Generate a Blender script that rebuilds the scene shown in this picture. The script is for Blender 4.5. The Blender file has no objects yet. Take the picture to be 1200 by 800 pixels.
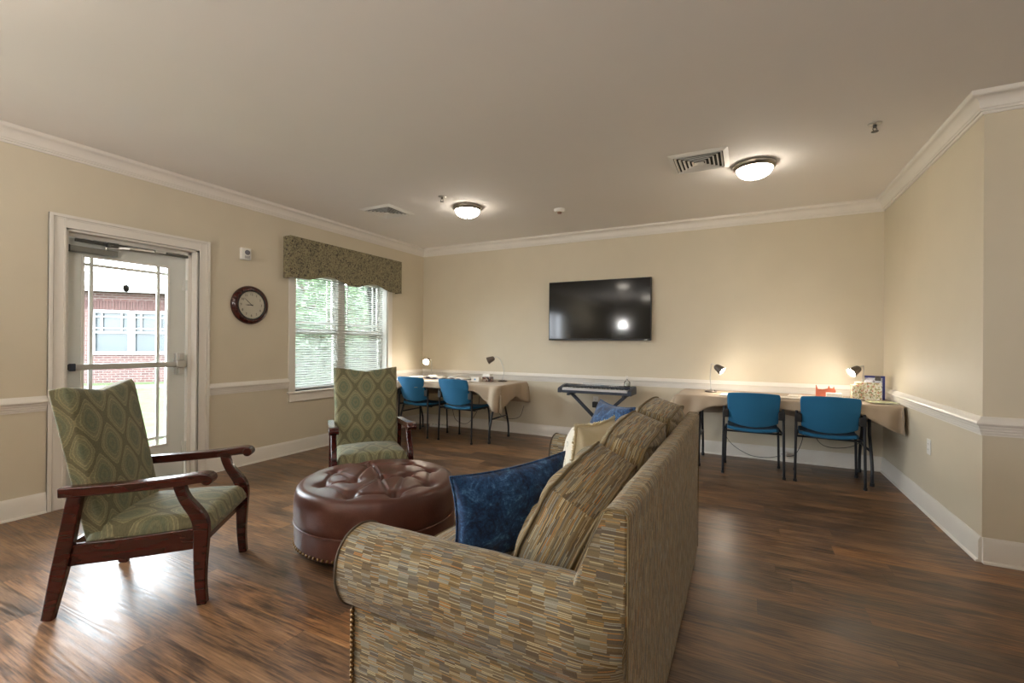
import bpy, bmesh, math, random
from mathutils import Vector, Matrix, noise
from math import sin, cos, pi, radians, sqrt, floor, atan2
random.seed(7)
scn = bpy.context.scene
col = scn.collection
XL, YB, XR, YC, HC = -4.556, 5.801, 1.2365, 3.636, 2.74      # left wall, back wall, right wall, return wall, ceiling
XE, YR = 8.0, -6.0                                            # unseen side and rear walls of the room

# ------------------------------------------------------------------ materials
def lin(c):
    return tuple(((v/255.0)/12.92 if v <= 10 else ((v/255.0+0.055)/1.055)**2.4) for v in c)+(1.0,)

class NT:
    def __init__(s, name):
        s.m = bpy.data.materials.new(name); s.m.use_nodes = True
        s.t = s.m.node_tree; s.b = s.t.nodes['Principled BSDF']
    def new(s, typ, **kw):
        n = s.t.nodes.new(typ)
        for k, v in kw.items(): setattr(n, k, v)
        return n
    def link(s, a, b): s.t.links.new(a, b)
    def put(s, sock, v):
        if isinstance(v, bpy.types.NodeSocket): s.link(v, sock)
        elif v is not None: sock.default_value = v
    def math(s, op, a, b=None, c=None, clamp=False):
        n = s.new('ShaderNodeMath', operation=op, use_clamp=clamp)
        for i, v in enumerate((a, b, c)):
            if v is not None: s.put(n.inputs[i], v)
        return n.outputs[0]
    def coord(s, kind='Object', scale=(1,1,1), rot=(0,0,0), loc=(0,0,0)):
        tc = s.new('ShaderNodeTexCoord'); mp = s.new('ShaderNodeMapping')
        s.link(tc.outputs[kind], mp.inputs[0])
        mp.inputs['Scale'].default_value = scale; mp.inputs['Rotation'].default_value = rot; mp.inputs['Location'].default_value = loc
        return mp.outputs[0]
    def noise(s, vec, scale, detail=3, rough=.5, dist=0, out='Fac'):
        n = s.new('ShaderNodeTexNoise'); s.link(vec, n.inputs['Vector'])
        n.inputs['Scale'].default_value = scale; n.inputs['Detail'].default_value = detail
        n.inputs['Roughness'].default_value = rough; n.inputs['Distortion'].default_value = dist
        return n.outputs[out]
    def ramp(s, fac, stops, interp='LINEAR'):
        r = s.new('ShaderNodeValToRGB'); s.link(fac, r.inputs[0]); cr = r.color_ramp; cr.interpolation = interp
        while len(cr.elements) < len(stops): cr.elements.new(0.5)
        for e, (p, c) in zip(cr.elements, stops):
            e.position = p; e.color = c if len(c) == 4 else lin(c)
        return r.outputs[0]
    def mix(s, f, a, b, mode='MIX'):
        n = s.new('ShaderNodeMix', data_type='RGBA', blend_type=mode)
        s.put(n.inputs[0], f); s.put(n.inputs[6], a); s.put(n.inputs[7], b)
        return n.outputs[2]
    def sep(s, vec):
        n = s.new('ShaderNodeSeparateXYZ'); s.link(vec, n.inputs[0]); return n.outputs
    def comb(s, x, y, z=0.0):
        n = s.new('ShaderNodeCombineXYZ'); s.put(n.inputs[0], x); s.put(n.inputs[1], y); s.put(n.inputs[2], z); return n.outputs[0]
    def white(s, vec):
        n = s.new('ShaderNodeTexWhiteNoise', noise_dimensions='3D'); s.link(vec, n.inputs[0]); return n.outputs[0]
    def bump(s, h, strength=.3, dist=.01):
        n = s.new('ShaderNodeBump'); s.link(h, n.inputs['Height'])
        n.inputs['Strength'].default_value = strength; n.inputs['Distance'].default_value = dist
        s.link(n.outputs[0], s.b.inputs['Normal'])
    def set(s, **kw):
        names = dict(col='Base Color', rough='Roughness', metal='Metallic', spec='Specular IOR Level', sheen='Sheen Weight',
                     coat='Coat Weight', trans='Transmission Weight', ior='IOR', alpha='Alpha', em='Emission Color', es='Emission Strength', croug='Coat Roughness')
        for k, v in kw.items(): s.put(s.b.inputs[names[k]], v)
        return s.m

def plain(name, c, rough=.5, metal=0, var=.06, scale=12, bump=0, **kw):
    n = NT(name); v = n.coord('Object')
    f = n.noise(v, scale, 4)
    c = lin(c) if max(c) > 1 else tuple(c)+(1,)
    a = tuple(x*(1-var) for x in c[:3])+(1,); b = tuple(min(1, x*(1+var)) for x in c[:3])+(1,)
    n.set(col=n.ramp(f, [(.3, a), (.7, b)]), rough=rough, metal=metal, **kw)
    if bump: n.bump(n.noise(v, scale*6, 4), bump, .004)
    return n.m

M = {}
M['wall'] = plain('wall_paint', (209,199,177), .55, var=.02, scale=3, bump=.05)
M['ceil'] = plain('ceiling_paint', (230,226,221), .8, var=.01, scale=2)
M['trim'] = plain('trim_paint', (226,221,212), .38, var=.015, scale=5)
M['white'] = plain('white_plastic', (228,226,220), .4, var=.01)
M['doorp'] = plain('door_paint', (214,216,210), .45, var=.02, scale=4)
M['steel'] = plain('brushed_steel', (198,196,192), .38, metal=1, var=.05)
M['dsteel'] = plain('dark_steel', (92,92,90), .4, metal=1, var=.05)
M['alu'] = plain('aluminium_case', (140,141,138), .35, metal=.9, var=.05)
M['black'] = plain('black_metal', (26,28,34), .35, var=.1, spec=.5)
M['blackp'] = plain('black_plastic', (24,25,28), .45, var=.1)
M['navyp'] = plain('dark_blue_grey_plastic', (44,52,66), .42, var=.06)
M['screen'] = plain('tv_screen', (10,9,8), .085, var=.02, spec=.3)
M['nickel'] = plain('brushed_nickel', (150,143,132), .32, metal=1, var=.04)
M['brass'] = plain('antique_brass_nail', (120,96,66), .3, metal=1, var=.1)
M['lampm'] = plain('gunmetal', (104,94,86), .4, metal=.5, var=.05)
M['paper'] = plain('paper', (240,236,228), .7, var=.02)
M['cork'] = plain('table_laminate', (96,72,54), .5, var=.08)
M['keysw'] = plain('piano_key_white', (206,204,204), .3, var=.02)
M['conc'] = plain('concrete', (84,83,81), .9, var=.04, scale=6, spec=0.0)

def m_glow(name, c, s):
    n = NT(name); n.set(col=lin((250,245,235)), em=lin(c), es=s, rough=.4); return n.m
M['globe'] = m_glow('lit_frosted_glass', (255,244,228), 12)
M['bulb'] = m_glow('lit_bulb', (255,240,216), 40)
M['bulboff'] = plain('unlit_bulb', (230,228,220), .3, var=.01)

def m_glass(name='glass'):
    n = NT(name); t = n.t
    out = t.nodes['Material Output']
    tr = n.new('ShaderNodeBsdfTransparent'); gl = n.new('ShaderNodeBsdfGlossy'); gl.inputs['Roughness'].default_value = .03
    fr = n.new('ShaderNodeFresnel'); fr.inputs[0].default_value = 1.4
    mx = n.new('ShaderNodeMixShader'); n.link(fr.outputs[0], mx.inputs[0]); n.link(tr.outputs[0], mx.inputs[1]); n.link(gl.outputs[0], mx.inputs[2])
    tr.inputs[0].default_value = (.96,.98,.97,1)
    n.link(mx.outputs[0], out.inputs[0]); return n.m
M['glass'] = m_glass('window_glass')
M['clear'] = m_glass('clear_bottle_glass')

def m_floor():
    n = NT('wood_plank_floor'); v = n.coord('Object'); x, y, z = n.sep(v)
    W, L = .152, 1.22
    row = n.math('FLOOR', n.math('DIVIDE', y, W))
    off = n.white(n.comb(row, 3.3, 1.7))
    xs = n.math('ADD', n.math('DIVIDE', x, L), n.math('MULTIPLY', off, 7.0))
    pid = n.math('FLOOR', xs)
    rnd = n.white(n.comb(pid, row, .5)); rnd2 = n.white(n.comb(pid, row, 9.5))
    gx = n.math('ADD', x, n.math('MULTIPLY', rnd, 31.0)); gy = n.math('ADD', y, n.math('MULTIPLY', rnd2, 17.0))
    soft = n.noise(n.comb(n.math('MULTIPLY', gx, .55), n.math('MULTIPLY', gy, 7.0), rnd), 1.0, 1, .4, .3)      # contours of this give the cathedral grain
    ring = n.math('SINE', n.math('MULTIPLY', soft, 95.0))
    ring = n.math('MULTIPLY', n.math('ADD', ring, 1), .5)
    fine = n.noise(n.comb(n.math('MULTIPLY', gx, 3.0), n.math('MULTIPLY', gy, 70.0), 0.0), 1.6, 5, .65)
    blot = n.noise(n.comb(n.math('MULTIPLY', gx, 1.6), n.math('MULTIPLY', gy, 6.0), 5.0), 1.4, 4, .6, .6)
    vo = n.new('ShaderNodeTexVoronoi'); n.link(n.comb(n.math('MULTIPLY', gx, 1.3), n.math('MULTIPLY', gy, 3.0), 0.0), vo.inputs[0]); vo.inputs['Scale'].default_value = 1.5
    knot = n.math('LESS_THAN', vo.outputs['Distance'], .035)
    f = n.math('ADD', n.math('MULTIPLY', blot, .40), n.math('ADD', n.math('MULTIPLY', fine, .54), n.math('MULTIPLY', ring, .045)))
    base = n.ramp(f, [(.36,(62,49,41)), (.44,(102,81,63)), (.51,(140,111,84)), (.58,(162,132,101)), (.70,(188,158,124))])
    tone = n.ramp(rnd, [(0,(158,150,146)), (.3,(214,200,186)), (.6,(234,212,186)), (.85,(188,182,178)), (1,(255,222,176))])
    c = n.mix(.9, base, tone, 'MULTIPLY')
    c = n.mix(n.math('MULTIPLY', knot, .7), c, lin((44,32,26)))
    fy = n.math('FRACT', n.math('DIVIDE', y, W)); fx = n.math('FRACT', xs)
    gap = n.math('MAXIMUM', n.math('LESS_THAN', fy, .010), n.math('LESS_THAN', fx, .0016))
    c = n.mix(n.math('MULTIPLY', gap, .5), c, lin((38,28,22)))
    rr = n.math('ADD', n.math('MULTIPLY', ring, .08), n.math('ADD', n.math('MULTIPLY', fine, .16), .25))
    n.set(col=c, rough=rr, spec=.6)
    h = n.math('ADD', n.math('MULTIPLY', ring, .45), n.math('MULTIPLY', fine, .7))
    h = n.math('SUBTRACT', h, n.math('MULTIPLY', gap, 1.0))
    n.bump(h, .17, .003)
    return n.m
M['floor'] = m_floor()

def m_sofa(name='striped_dash_upholstery', du=.036, dv=.022, dark=1.0):
    n = NT(name); v = n.coord('UV'); x, y, z = n.sep(v)
    x = n.math('ADD', x, n.math('MULTIPLY', n.noise(v, 6, 2), .006))
    y = n.math('ADD', y, n.math('MULTIPLY', n.noise(n.coord('UV', loc=(5,5,0)), 2.5, 1), .012))
    br = n.math('FLOOR', n.math('DIVIDE', y, dv))
    bx = n.math('FLOOR', n.math('ADD', n.math('DIVIDE', x, du), n.math('MULTIPLY', n.white(n.comb(br, 2.0, 0.0)), 3.0)))
    blk = n.white(n.comb(bx, br, 1.0))
    row = n.math('FLOOR', n.math('DIVIDE', y, .0042))
    cx = bx
    dash = n.white(n.comb(cx, row, 7.0))
    c = n.ramp(blk, [(0,(112,98,72)), (.22,(106,98,84)), (.42,(120,100,66)), (.6,(126,112,86)), (.78,(106,90,64)), (.9,(130,126,110))], 'CONSTANT')
    l = n.ramp(n.math('ADD', n.math('MULTIPLY', n.white(n.comb(cx, row, 11.0)), .45), n.math('MULTIPLY', n.white(n.comb(cx, br, 12.0)), .55)), [(0,(160,148,118)), (.30,(156,124,74)), (.46,(140,140,130)), (.62,(176,164,130)), (.82,(168,116,60))], 'CONSTANT')
    thin = n.math('LESS_THAN', n.math('FRACT', n.math('DIVIDE', y, .0042)), .55)
    c = n.mix(n.math('MULTIPLY', n.math('GREATER_THAN', dash, .56), thin), c, l)
    dk = n.math('MULTIPLY', n.math('LESS_THAN', dash, .25), .45)
    c = n.mix(dk, c, lin((66,56,42)))
    wv = n.noise(n.coord('UV', scale=(260,900,1)), 1, 2)
    c = n.mix(.35, c, n.ramp(wv, [(.3,(150,150,150)), (.7,(255,255,255))]), 'MULTIPLY')
    n.set(col=n.mix(1, c, (1.0*dark,.99*dark,.97*dark,1), 'MULTIPLY'), rough=.85, sheen=.15, spec=.25)
    n.bump(n.math('ADD', wv, n.math('MULTIPLY', thin, .5)), .35, .002)
    return n.m
M['sofa'] = m_sofa(dark=1.22)
M['sofa_stripe'] = m_sofa('striped_cushion_upholstery', du=.075, dv=.0045, dark=1.3)
M['sofa_back'] = m_sofa('striped_back_upholstery', du=.026, dv=.0045, dark=1.42)

def m_damask():
    n = NT('green_ogee_damask'); v = n.coord('UV'); x, y, z = n.sep(v)
    P, Q = .182, .27
    def tri(t): return n.math('SUBTRACT', n.math('MULTIPLY', n.math('ABSOLUTE', n.math('SUBTRACT', n.math('FRACT', t), .5)), 4.0), 1.0)
    b = n.math('DIVIDE', y, Q)
    a = n.math('ADD', n.math('DIVIDE', x, P), n.math('MULTIPLY', n.math('MULTIPLY', n.math('SINE', n.math('MULTIPLY', b, 4*pi)), n.math('SINE', n.math('MULTIPLY', n.math('DIVIDE', x, P), 2*pi))), .0))
    ca, cb = n.math('COSINE', n.math('MULTIPLY', a, 2*pi)), n.math('COSINE', n.math('MULTIPLY', b, 2*pi))
    s = n.math('ADD', n.math('MULTIPLY', n.math('ADD', ca, cb), .78), n.math('MULTIPLY', n.math('ADD', tri(a), tri(b)), .22))
    h = n.math('ABSOLUTE', s)
    nz = n.noise(v, 60, 3, .6); nz2 = n.noise(v, 22, 2, .5)
    hh = n.math('ADD', h, n.math('ADD', n.math('MULTIPLY', n.math('SUBTRACT', nz, .5), .26), n.math('MULTIPLY', n.math('SUBTRACT', nz2, .5), .16)))
    hn = n.math('DIVIDE', hh, 2.0)
    c = n.ramp(hn, [(0,(104,100,76)), (.13,(106,102,78)), (.15,(144,138,106)), (.18,(144,138,106)), (.20,(122,120,94)), (.31,(126,124,98)),
                    (.33,(152,146,112)), (.36,(148,142,110)), (.39,(124,122,96)), (.56,(116,117,93)), (.58,(142,138,106)), (.62,(114,116,93)), (.80,(102,108,88)), (.88,(120,118,92)), (1,(100,106,86))])
    # small medallion where the bands cross
    w = n.noise(v, 160, 2, .5)
    c = n.mix(.5, c, n.ramp(w, [(.35,(176,176,170)), (.65,(255,255,255))]), 'MULTIPLY')
    n.set(col=n.mix(1, c, (1.16,1.15,1.08,1), 'MULTIPLY'), rough=.75, sheen=.15, spec=.3)
    n.bump(n.math('ADD', n.math('MULTIPLY', w, .6), hn), .25, .002)
    return n.m
M['damask'] = m_damask()
M['welt'] = plain('sofa_welt_cord', (112,96,66), .85)

def m_valance():
    n = NT('vine_print_fabric'); v = n.coord('Object')
    vv = n.coord('Object', scale=(1,1,1))
    d = n.noise(vv, 24, 1, .5, 2.0)
    e = n.noise(n.coord('Object', loc=(3,1,2)), 44, 1, .5, 1.0)
    line = n.math('LESS_THAN', n.math('ABSOLUTE', n.math('SUBTRACT', d, .5)), .03)
    leaf = n.math('GREATER_THAN', e, .635)
    f = n.math('MAXIMUM', line, leaf)
    c = n.mix(f, n.ramp(n.noise(v, 9, 3), [(.3,(136,128,98)), (.7,(150,140,108))]), lin((58,50,44)))
    n.set(col=c, rough=.8, sheen=.1); return n.m
M['valance'] = m_valance()

def m_velvet():
    n = NT('blue_velvet'); v = n.coord('Object')
    a = n.noise(v, 14, 5, .75, .8); b = n.noise(v, 90, 3, .7)
    f = n.math('ADD', n.math('MULTIPLY', a, .7), n.math('MULTIPLY', b, .3))
    n.set(col=n.ramp(f, [(.38,(10,26,52)), (.46,(20,50,88)), (.54,(32,72,116)), (.64,(86,130,172))]), rough=.75, sheen=.22, spec=.3)
    n.bump(b, .4, .003); return n.m
M['velvet'] = m_velvet()

def m_leather():
    n = NT('oxblood_leather'); v = n.coord('Object')
    a = n.noise(v, 5, 4, .6); vo = n.new('ShaderNodeTexVoronoi'); n.link(v, vo.inputs[0]); vo.inputs['Scale'].default_value = 160
    n.set(col=n.ramp(a, [(.3,(72,38,30)), (.7,(92,53,42))]), rough=n.math('ADD', n.math('MULTIPLY', a, .14), .28), spec=.55)
    n.bump(n.math('ADD', vo.outputs[0], n.math('MULTIPLY', a, 2)), .14, .003); return n.m
M['leather'] = m_leather()

def m_wood():
    n = NT('mahogany_wood'); v = n.coord('Object', scale=(3,16,16))
    a = n.noise(v, 2.0, 2, .5, .3)
    wear = n.noise(n.coord('Object', scale=(1,1,1), loc=(2,7,1)), 26, 5, .75)
    c = n.ramp(a, [(.2,(50,15,11)), (.5,(62,19,14)), (.85,(74,25,17))])
    c = n.mix(n.math('GREATER_THAN', wear, .735), c, lin((176,128,84)))
    n.set(col=c, rough=.24, spec=.5, coat=.3, croug=.15); return n.m
M['wood'] = m_wood()

def m_cloth(name, c, s=1.0):
    n = NT(name); v = n.coord('Object')
    w = n.noise(n.coord('Object', scale=(1,1,1)), 420, 1)
    c0 = lin(c); a = n.noise(v, 3, 3)
    cc = n.ramp(a, [(.3, tuple(q*.93 for q in c0[:3])+(1,)), (.7, tuple(q*1.05 for q in c0[:3])+(1,))])
    n.set(col=cc, rough=.8, spec=.25, sheen=.1); n.bump(w, .15*s, .002); return n.m
M['tcloth'] = m_cloth('tan_tablecloth_fabric', (172,154,132))
M['blue'] = m_cloth('blue_chair_fabric', (38,106,146))
M['cream'] = m_cloth('cream_canvas', (206,194,162))
M['fringe'] = m_cloth('cream_fringe', (222,208,172), 3)
M['blind'] = plain('blind_slat_white', (214,215,212), .5, var=.01)

def m_embroidery():
    n = NT('white_linen_with_botanical_stitching'); v = n.coord('Object')
    d = n.noise(v, 9, 1, .5, 1.2)
    line = n.math('LESS_THAN', n.math('ABSOLUTE', n.math('SUBTRACT', d, .5)), .008)
    g = n.math('GREATER_THAN', n.noise(n.coord('Object', loc=(1,4,2)), 14, 2), .66)
    c = n.mix(line, lin((232,228,212)), lin((60,62,66))); c = n.mix(g, c, lin((64,140,110)))
    n.set(col=c, rough=.8); return n.m
M['embro'] = m_embroidery()

def m_brick():
    n = NT('red_brick_wall'); v = n.coord('UV')
    b = n.new('ShaderNodeTexBrick'); n.link(v, b.inputs[0])
    b.inputs['Color1'].default_value = lin((72,46,42)); b.inputs['Color2'].default_value = lin((58,36,34)); b.inputs['Mortar'].default_value = lin((98,92,88))
    b.inputs['Scale'].default_value = 1; b.inputs['Brick Width'].default_value = .22; b.inputs['Row Height'].default_value = .078; b.inputs['Mortar Size'].default_value = .008
    n.set(col=b.outputs[0], rough=.9); return n.m
M['brick'] = m_brick()
M['outtrim'] = plain('outdoor_white_trim', (150,150,150), .6, var=.03)  # white trim toned grey so strong daylight does not blow it out
def m_shingle():
    n = NT('asphalt_shingles'); v = n.coord('Object'); n.set(col=n.ramp(n.noise(v, 30, 3), [(.3,(62,58,56)), (.7,(84,78,74))]), rough=.95); return n.m
M['shingle'] = m_shingle()
def m_grass():
    n = NT('lawn_grass'); v = n.coord('Object'); n.set(col=n.ramp(n.noise(v, 5, 6, .7), [(.3,(62,70,50)), (.7,(84,92,68))]), rough=1.0, spec=0.0); n.bump(n.noise(v, 90, 3), .6, .03); return n.m
M['grass'] = m_grass()
def m_leaf(name, a, b):
    n = NT(name); v = n.coord('Object'); n.set(col=n.ramp(n.noise(v, 6, 3), [(.3, a), (.7, b)]), rough=.7); return n.m
M['leafA'] = m_leaf('leaf_green', (50,76,48), (92,118,78)); M['leafB'] = m_leaf('leaf_dark_green', (38,60,40), (72,94,64))
M['bark'] = plain('bark', (96,80,64), .9, var=.2)

# ------------------------------------------------------------------ mesh helpers
def nb():
    bm = bmesh.new(); bm.loops.layers.uv.new('UVMap'); return bm

def box(bm, x0, x1, y0, y1, z0, z1, mat=None):
    vs = [bm.verts.new(((x0, x1)[i & 1], (y0, y1)[(i >> 1) & 1], (z0, z1)[(i >> 2) & 1])) for i in range(8)]
    if mat is not None:
        for v in vs: v.co = mat @ v.co
    for f in ((0,2,3,1), (4,5,7,6), (0,1,5,4), (2,6,7,3), (0,4,6,2), (1,3,7,5)): bm.faces.new([vs[i] for i in f])
    return bm

def tube(bm, pts, r, n=10, cap=True, closed=False, sx=1.0, sy=1.0):
    pts = [Vector(p) for p in pts]; rings = []; N = len(pts)
    rr = r if isinstance(r, (list, tuple)) else [r]*N
    t0 = (pts[1]-pts[0]).normalized()
    up = Vector((0,0,1)) if abs(t0.z) < .9 else Vector((0,1,0))
    nrm = (up - t0*up.dot(t0)).normalized()
    for i, p in enumerate(pts):
        if closed: t = (pts[(i+1) % N]-pts[i-1]).normalized()
        else: t = (pts[min(i+1, N-1)]-pts[max(i-1, 0)]).normalized()
        nrm = (nrm - t*nrm.dot(t)).normalized(); bi = t.cross(nrm)
        rings.append([bm.verts.new(p + nrm*cos(2*pi*k/n)*rr[i]*sx + bi*sin(2*pi*k/n)*rr[i]*sy) for k in range(n)])
    for i in range(N if closed else N-1):
        a, b = rings[i], rings[(i+1) % N]
        for k in range(n): bm.faces.new((a[k], a[(k+1) % n], b[(k+1) % n], b[k]))
    if cap and not closed:
        bm.faces.new(rings[0][::-1]); bm.faces.new(rings[-1])
    return bm

def lathe(bm, prof, n=32, c=(0,0,0), mat=None, capa=True):
    rings = []
    for r, z in prof:
        if r < 1e-5:
            rings.append([bm.verts.new((c[0], c[1], c[2]+z))])
        else:
            rings.append([bm.verts.new((c[0]+r*cos(2*pi*k/n), c[1]+r*sin(2*pi*k/n), c[2]+z)) for k in range(n)])
    if mat is not None:
        for rg in rings:
            for v in rg: v.co = mat @ v.co
    for a, b in zip(rings, rings[1:]):
        for k in range(n):
            k2 = (k+1) % n
            if len(a) == 1 and len(b) == 1: continue
            if len(a) == 1: bm.faces.new((a[0], b[k2], b[k]))
            elif len(b) == 1: bm.faces.new((a[k], a[k2], b[0]))
            else: bm.faces.new((a[k], a[k2], b[k2], b[k]))
    return bm

def prism(bm, poly, a, b, axis='y', uvs=1.0):
    """poly of 2D points extruded between a and b along axis; other two axes in order."""
    def P(p, t):
        if axis == 'x': return (t, p[0], p[1])
        if axis == 'y': return (p[0], t, p[1])
        return (p[0], p[1], t)
    A = [bm.verts.new(P(p, a)) for p in poly]; B = [bm.verts.new(P(p, b)) for p in poly]
    n = len(poly)
    for i in range(n): bm.faces.new((A[i], A[(i+1) % n], B[(i+1) % n], B[i]))
    bm.faces.new(A[::-1]); bm.faces.new(B)
    return bm

def bez(pts, n=8):
    """Catmull-Rom through pts (2D or 3D)"""
    P = [Vector(p) for p in pts]; P = [P[0]*2-P[1]] + P + [P[-1]*2-P[-2]]; out = []
    for i in range(1, len(P)-2):
        for k in range(n):
            t = k/n
            out.append(.5*((2*P[i]) + (-P[i-1]+P[i+1])*t + (2*P[i-1]-5*P[i]+4*P[i+1]-P[i+2])*t*t + (-P[i-1]+3*P[i]-3*P[i+1]+P[i+2])*t**3))
    out.append(P[-2]); return out

def ribbon(bm, pts, w, th, across=(0,1,0)):
    """bar of rectangular section following 3D pts; w across, th in plane; w/th number or list"""
    pts = [Vector(p) for p in pts]; ac = Vector(across).normalized(); rings = []; N = len(pts)
    W = w if isinstance(w, list) else [w]*N; T = th if isinstance(th, list) else [th]*N
    for i, p in enumerate(pts):
        t = (pts[min(i+1, N-1)]-pts[max(i-1, 0)]).normalized(); nn = t.cross(ac).normalized()
        rings.append([bm.verts.new(p + ac*(sa*W[i]/2) + nn*(sb*T[i]/2)) for sa, sb in ((-1,-1), (1,-1), (1,1), (-1,1))])
    for a, b in zip(rings, rings[1:]):
        for k in range(4): bm.faces.new((a[k], a[(k+1) % 4], b[(k+1) % 4], b[k]))
    bm.faces.new(rings[0][::-1]); bm.faces.new(rings[-1]); return bm

def grid(bm, fn, nu, nv, uvfn=None, wrapu=False):
    uvl = bm.loops.layers.uv.active
    V = [[bm.verts.new(fn(i/nu, j/nv)) for j in range(nv+1)] for i in range(nu if wrapu else nu+1)]
    for i in range(nu):
        for j in range(nv):
            i2 = (i+1) % nu if wrapu else i+1
            f = bm.faces.new((V[i][j], V[i2][j], V[i2][j+1], V[i][j+1]))
            if uvfn:
                for lp, (a, b) in zip(f.loops, ((i,j), (i+1,j), (i+1,j+1), (i,j+1))): lp[uvl].uv = uvfn(a/nu, b/nv)
    return V

def boxuv(bm, swap=()):
    """box-projected uv in metres; u runs along the horizontal of each face unless its axis is in swap"""
    uvl = bm.loops.layers.uv.active; bm.normal_update()
    for f in bm.faces:
        n = f.normal; ax = max(range(3), key=lambda i: abs(n[i]))
        for lp in f.loops:
            c = lp.vert.co
            uv = (c.y, c.z) if ax == 0 else (c.x, c.z) if ax == 1 else (c.x, c.y)
            if 'xyz'[ax] in swap: uv = (uv[1], uv[0])
            lp[uvl].uv = uv

def obj(name, bm, mat, parent=None, smooth=False, bevel=0, seg=2, weld=False, auto=None, subsurf=0):
    if weld: bmesh.ops.remove_doubles(bm, verts=bm.verts, dist=1e-5)
    bmesh.ops.recalc_face_normals(bm, faces=bm.faces)
    me = bpy.data.meshes.new(name); bm.to_mesh(me); bm.free()
    mats = mat if isinstance(mat, (list, tuple)) else [mat]
    for m in mats: me.materials.append(M[m] if isinstance(m, str) else m)
    o = bpy.data.objects.new(name, me); col.objects.link(o)
    if smooth or auto is not None:
        for p in me.polygons: p.use_smooth = True
        if auto is not None: me.set_sharp_from_angle(angle=radians(auto))
    if bevel:
        b = o.modifiers.new('bevel', 'BEVEL'); b.width = bevel; b.segments = seg; b.limit_method = 'ANGLE'; b.angle_limit = radians(35); b.harden_normals = False
        for p in me.polygons: p.use_smooth = True
        me.set_sharp_from_angle(angle=radians(35))
    if subsurf:
        s = o.modifiers.new('sub', 'SUBSURF'); s.levels = s.render_levels = subsurf
    if parent is not None: o.parent = parent
    return o

def empty(name, label, cat, group=None, kind=None):
    o = bpy.data.objects.new(name, None); col.objects.link(o); o.empty_display_size = .1
    return tag(o, label, cat, group, kind)
def tag(o, label=None, cat=None, group=None, kind=None):
    if label: o['label'] = label
    if cat: o['category'] = cat
    if group: o['group'] = group
    if kind: o['kind'] = kind
    return o
def kids(o): return [c for c in bpy.data.objects if c.parent is o]
def place(root, loc, rz=0):
    root.location = loc; root.rotation_euler = (0,0,rz); return root
def rebase(root, loc, rz=0):
    """the parts were built in world coordinates: put the root at its base and keep the parts where they are"""
    inv = (Matrix.Translation(loc) @ Matrix.Rotation(rz, 4, 'Z')).inverted()
    def rec(o):
        for c in kids(o):
            if c.location.length > 1e-9: c.location = inv @ c.location      # a copy that is placed by its own location
            else: c.data.transform(inv)
            rec(c)
    if root.type == 'MESH': root.data.transform(inv)
    rec(root); return place(root, loc, rz)
def dup(root, loc, rz, label):
    r = root.copy(); col.objects.link(r); r['label'] = label
    def rec(src, dst):
        for c in kids(src):
            d = c.copy(); col.objects.link(d); d.parent = dst; rec(c, d)
    rec(root, r); r.location = loc; r.rotation_euler = (0,0,rz); return r
def struct(name, bm, mat, parent=None, **kw):
    o = obj(name, bm, mat, parent, **kw)
    if parent is None: o['kind'] = 'structure'
    return o

# ------------------------------------------------------------------ room shell
struct('floor', box(nb(), XL-.02, XE, YR, YB, -.05, 0), 'floor')
struct('ceiling', box(nb(), XL, XE, YR, YB, HC, HC+.1), 'ceil')
DY0, DY1, DZ = 1.523, 2.461, 2.105           # door opening
WY0, WY1, WZ0, WZ1 = 3.49, 4.99, .70, 2.10   # window opening
TH = .2
VY0, VY1 = -.90, .50                         # second window of the left wall, behind the viewpoint
bm = nb()
for (y0, y1, z0, z1) in ((YR, VY0, 0, HC), (VY0, VY1, 0, WZ0), (VY0, VY1, WZ1, HC), (VY1, DY0, 0, HC), (DY0, DY1, DZ, HC), (DY1, WY0, 0, HC), (WY0, WY1, 0, WZ0), (WY0, WY1, WZ1, HC), (WY1, YB+.1, 0, HC)):
    box(bm, XL-TH, XL, y0, y1, z0, z1)
struct('wall_left', bm, 'wall')
struct('wall_back', box(nb(), XL, XR+.1, YB, YB+.12, 0, HC), 'wall')
struct('wall_right', box(nb(), XR, XR+.12, YC, YB, 0, HC), 'wall')
struct('wall_return', box(nb(), XR+.12, XE, YC, YC+.12, 0, HC), 'wall')
struct('wall_east', box(nb(), XE, XE+.12, YR, YC+.12, 0, HC), 'wall')
bm = nb()
RW = []
xs = [XL-TH]+[v for p in RW for v in p]+[XE]
for i in range(0, len(xs), 2): box(bm, xs[i], xs[i+1], YR-.15, YR, 0, HC)
for a, b in RW: box(bm, a, b, YR-.15, YR, 0, .7); box(bm, a, b, YR-.15, YR, 2.2, HC)
struct('wall_rear', bm, 'wall')

def mould(name, path, prof, mat='trim', closed=False):
    """sweep a profile [(offset from wall, z)] along plan points; room is on the right of the path direction"""
    bm = nb(); rings = []; N = len(path); P = [Vector(p) for p in path]
    for i, p in enumerate(P):
        ds = []
        if i > 0: ds.append((P[i]-P[i-1]).normalized())
        if i < N-1: ds.append((P[i+1]-P[i]).normalized())
        ns = [Vector((d.y, -d.x)) for d in ds]
        if len(ns) == 2: m = (ns[0]+ns[1]); m = m/ (m.dot(ns[0]))
        else: m = ns[0]
        rings.append([bm.verts.new((p.x+m.x*o, p.y+m.y*o, z)) for o, z in prof])
    n = len(prof)
    for a, b in zip(rings, rings[1:]):
        for k in range(n): bm.faces.new((a[k], a[(k+1) % n], b[(k+1) % n], b[k]))
    bm.faces.new(rings[0]); bm.faces.new(rings[-1][::-1])
    return struct(name, bm, mat, auto=30)
cove = [(.028+.042*(1-cos(t*pi/2/6)), 2.652+.058*sin(t*pi/2/6)) for t in range(7)]
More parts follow.
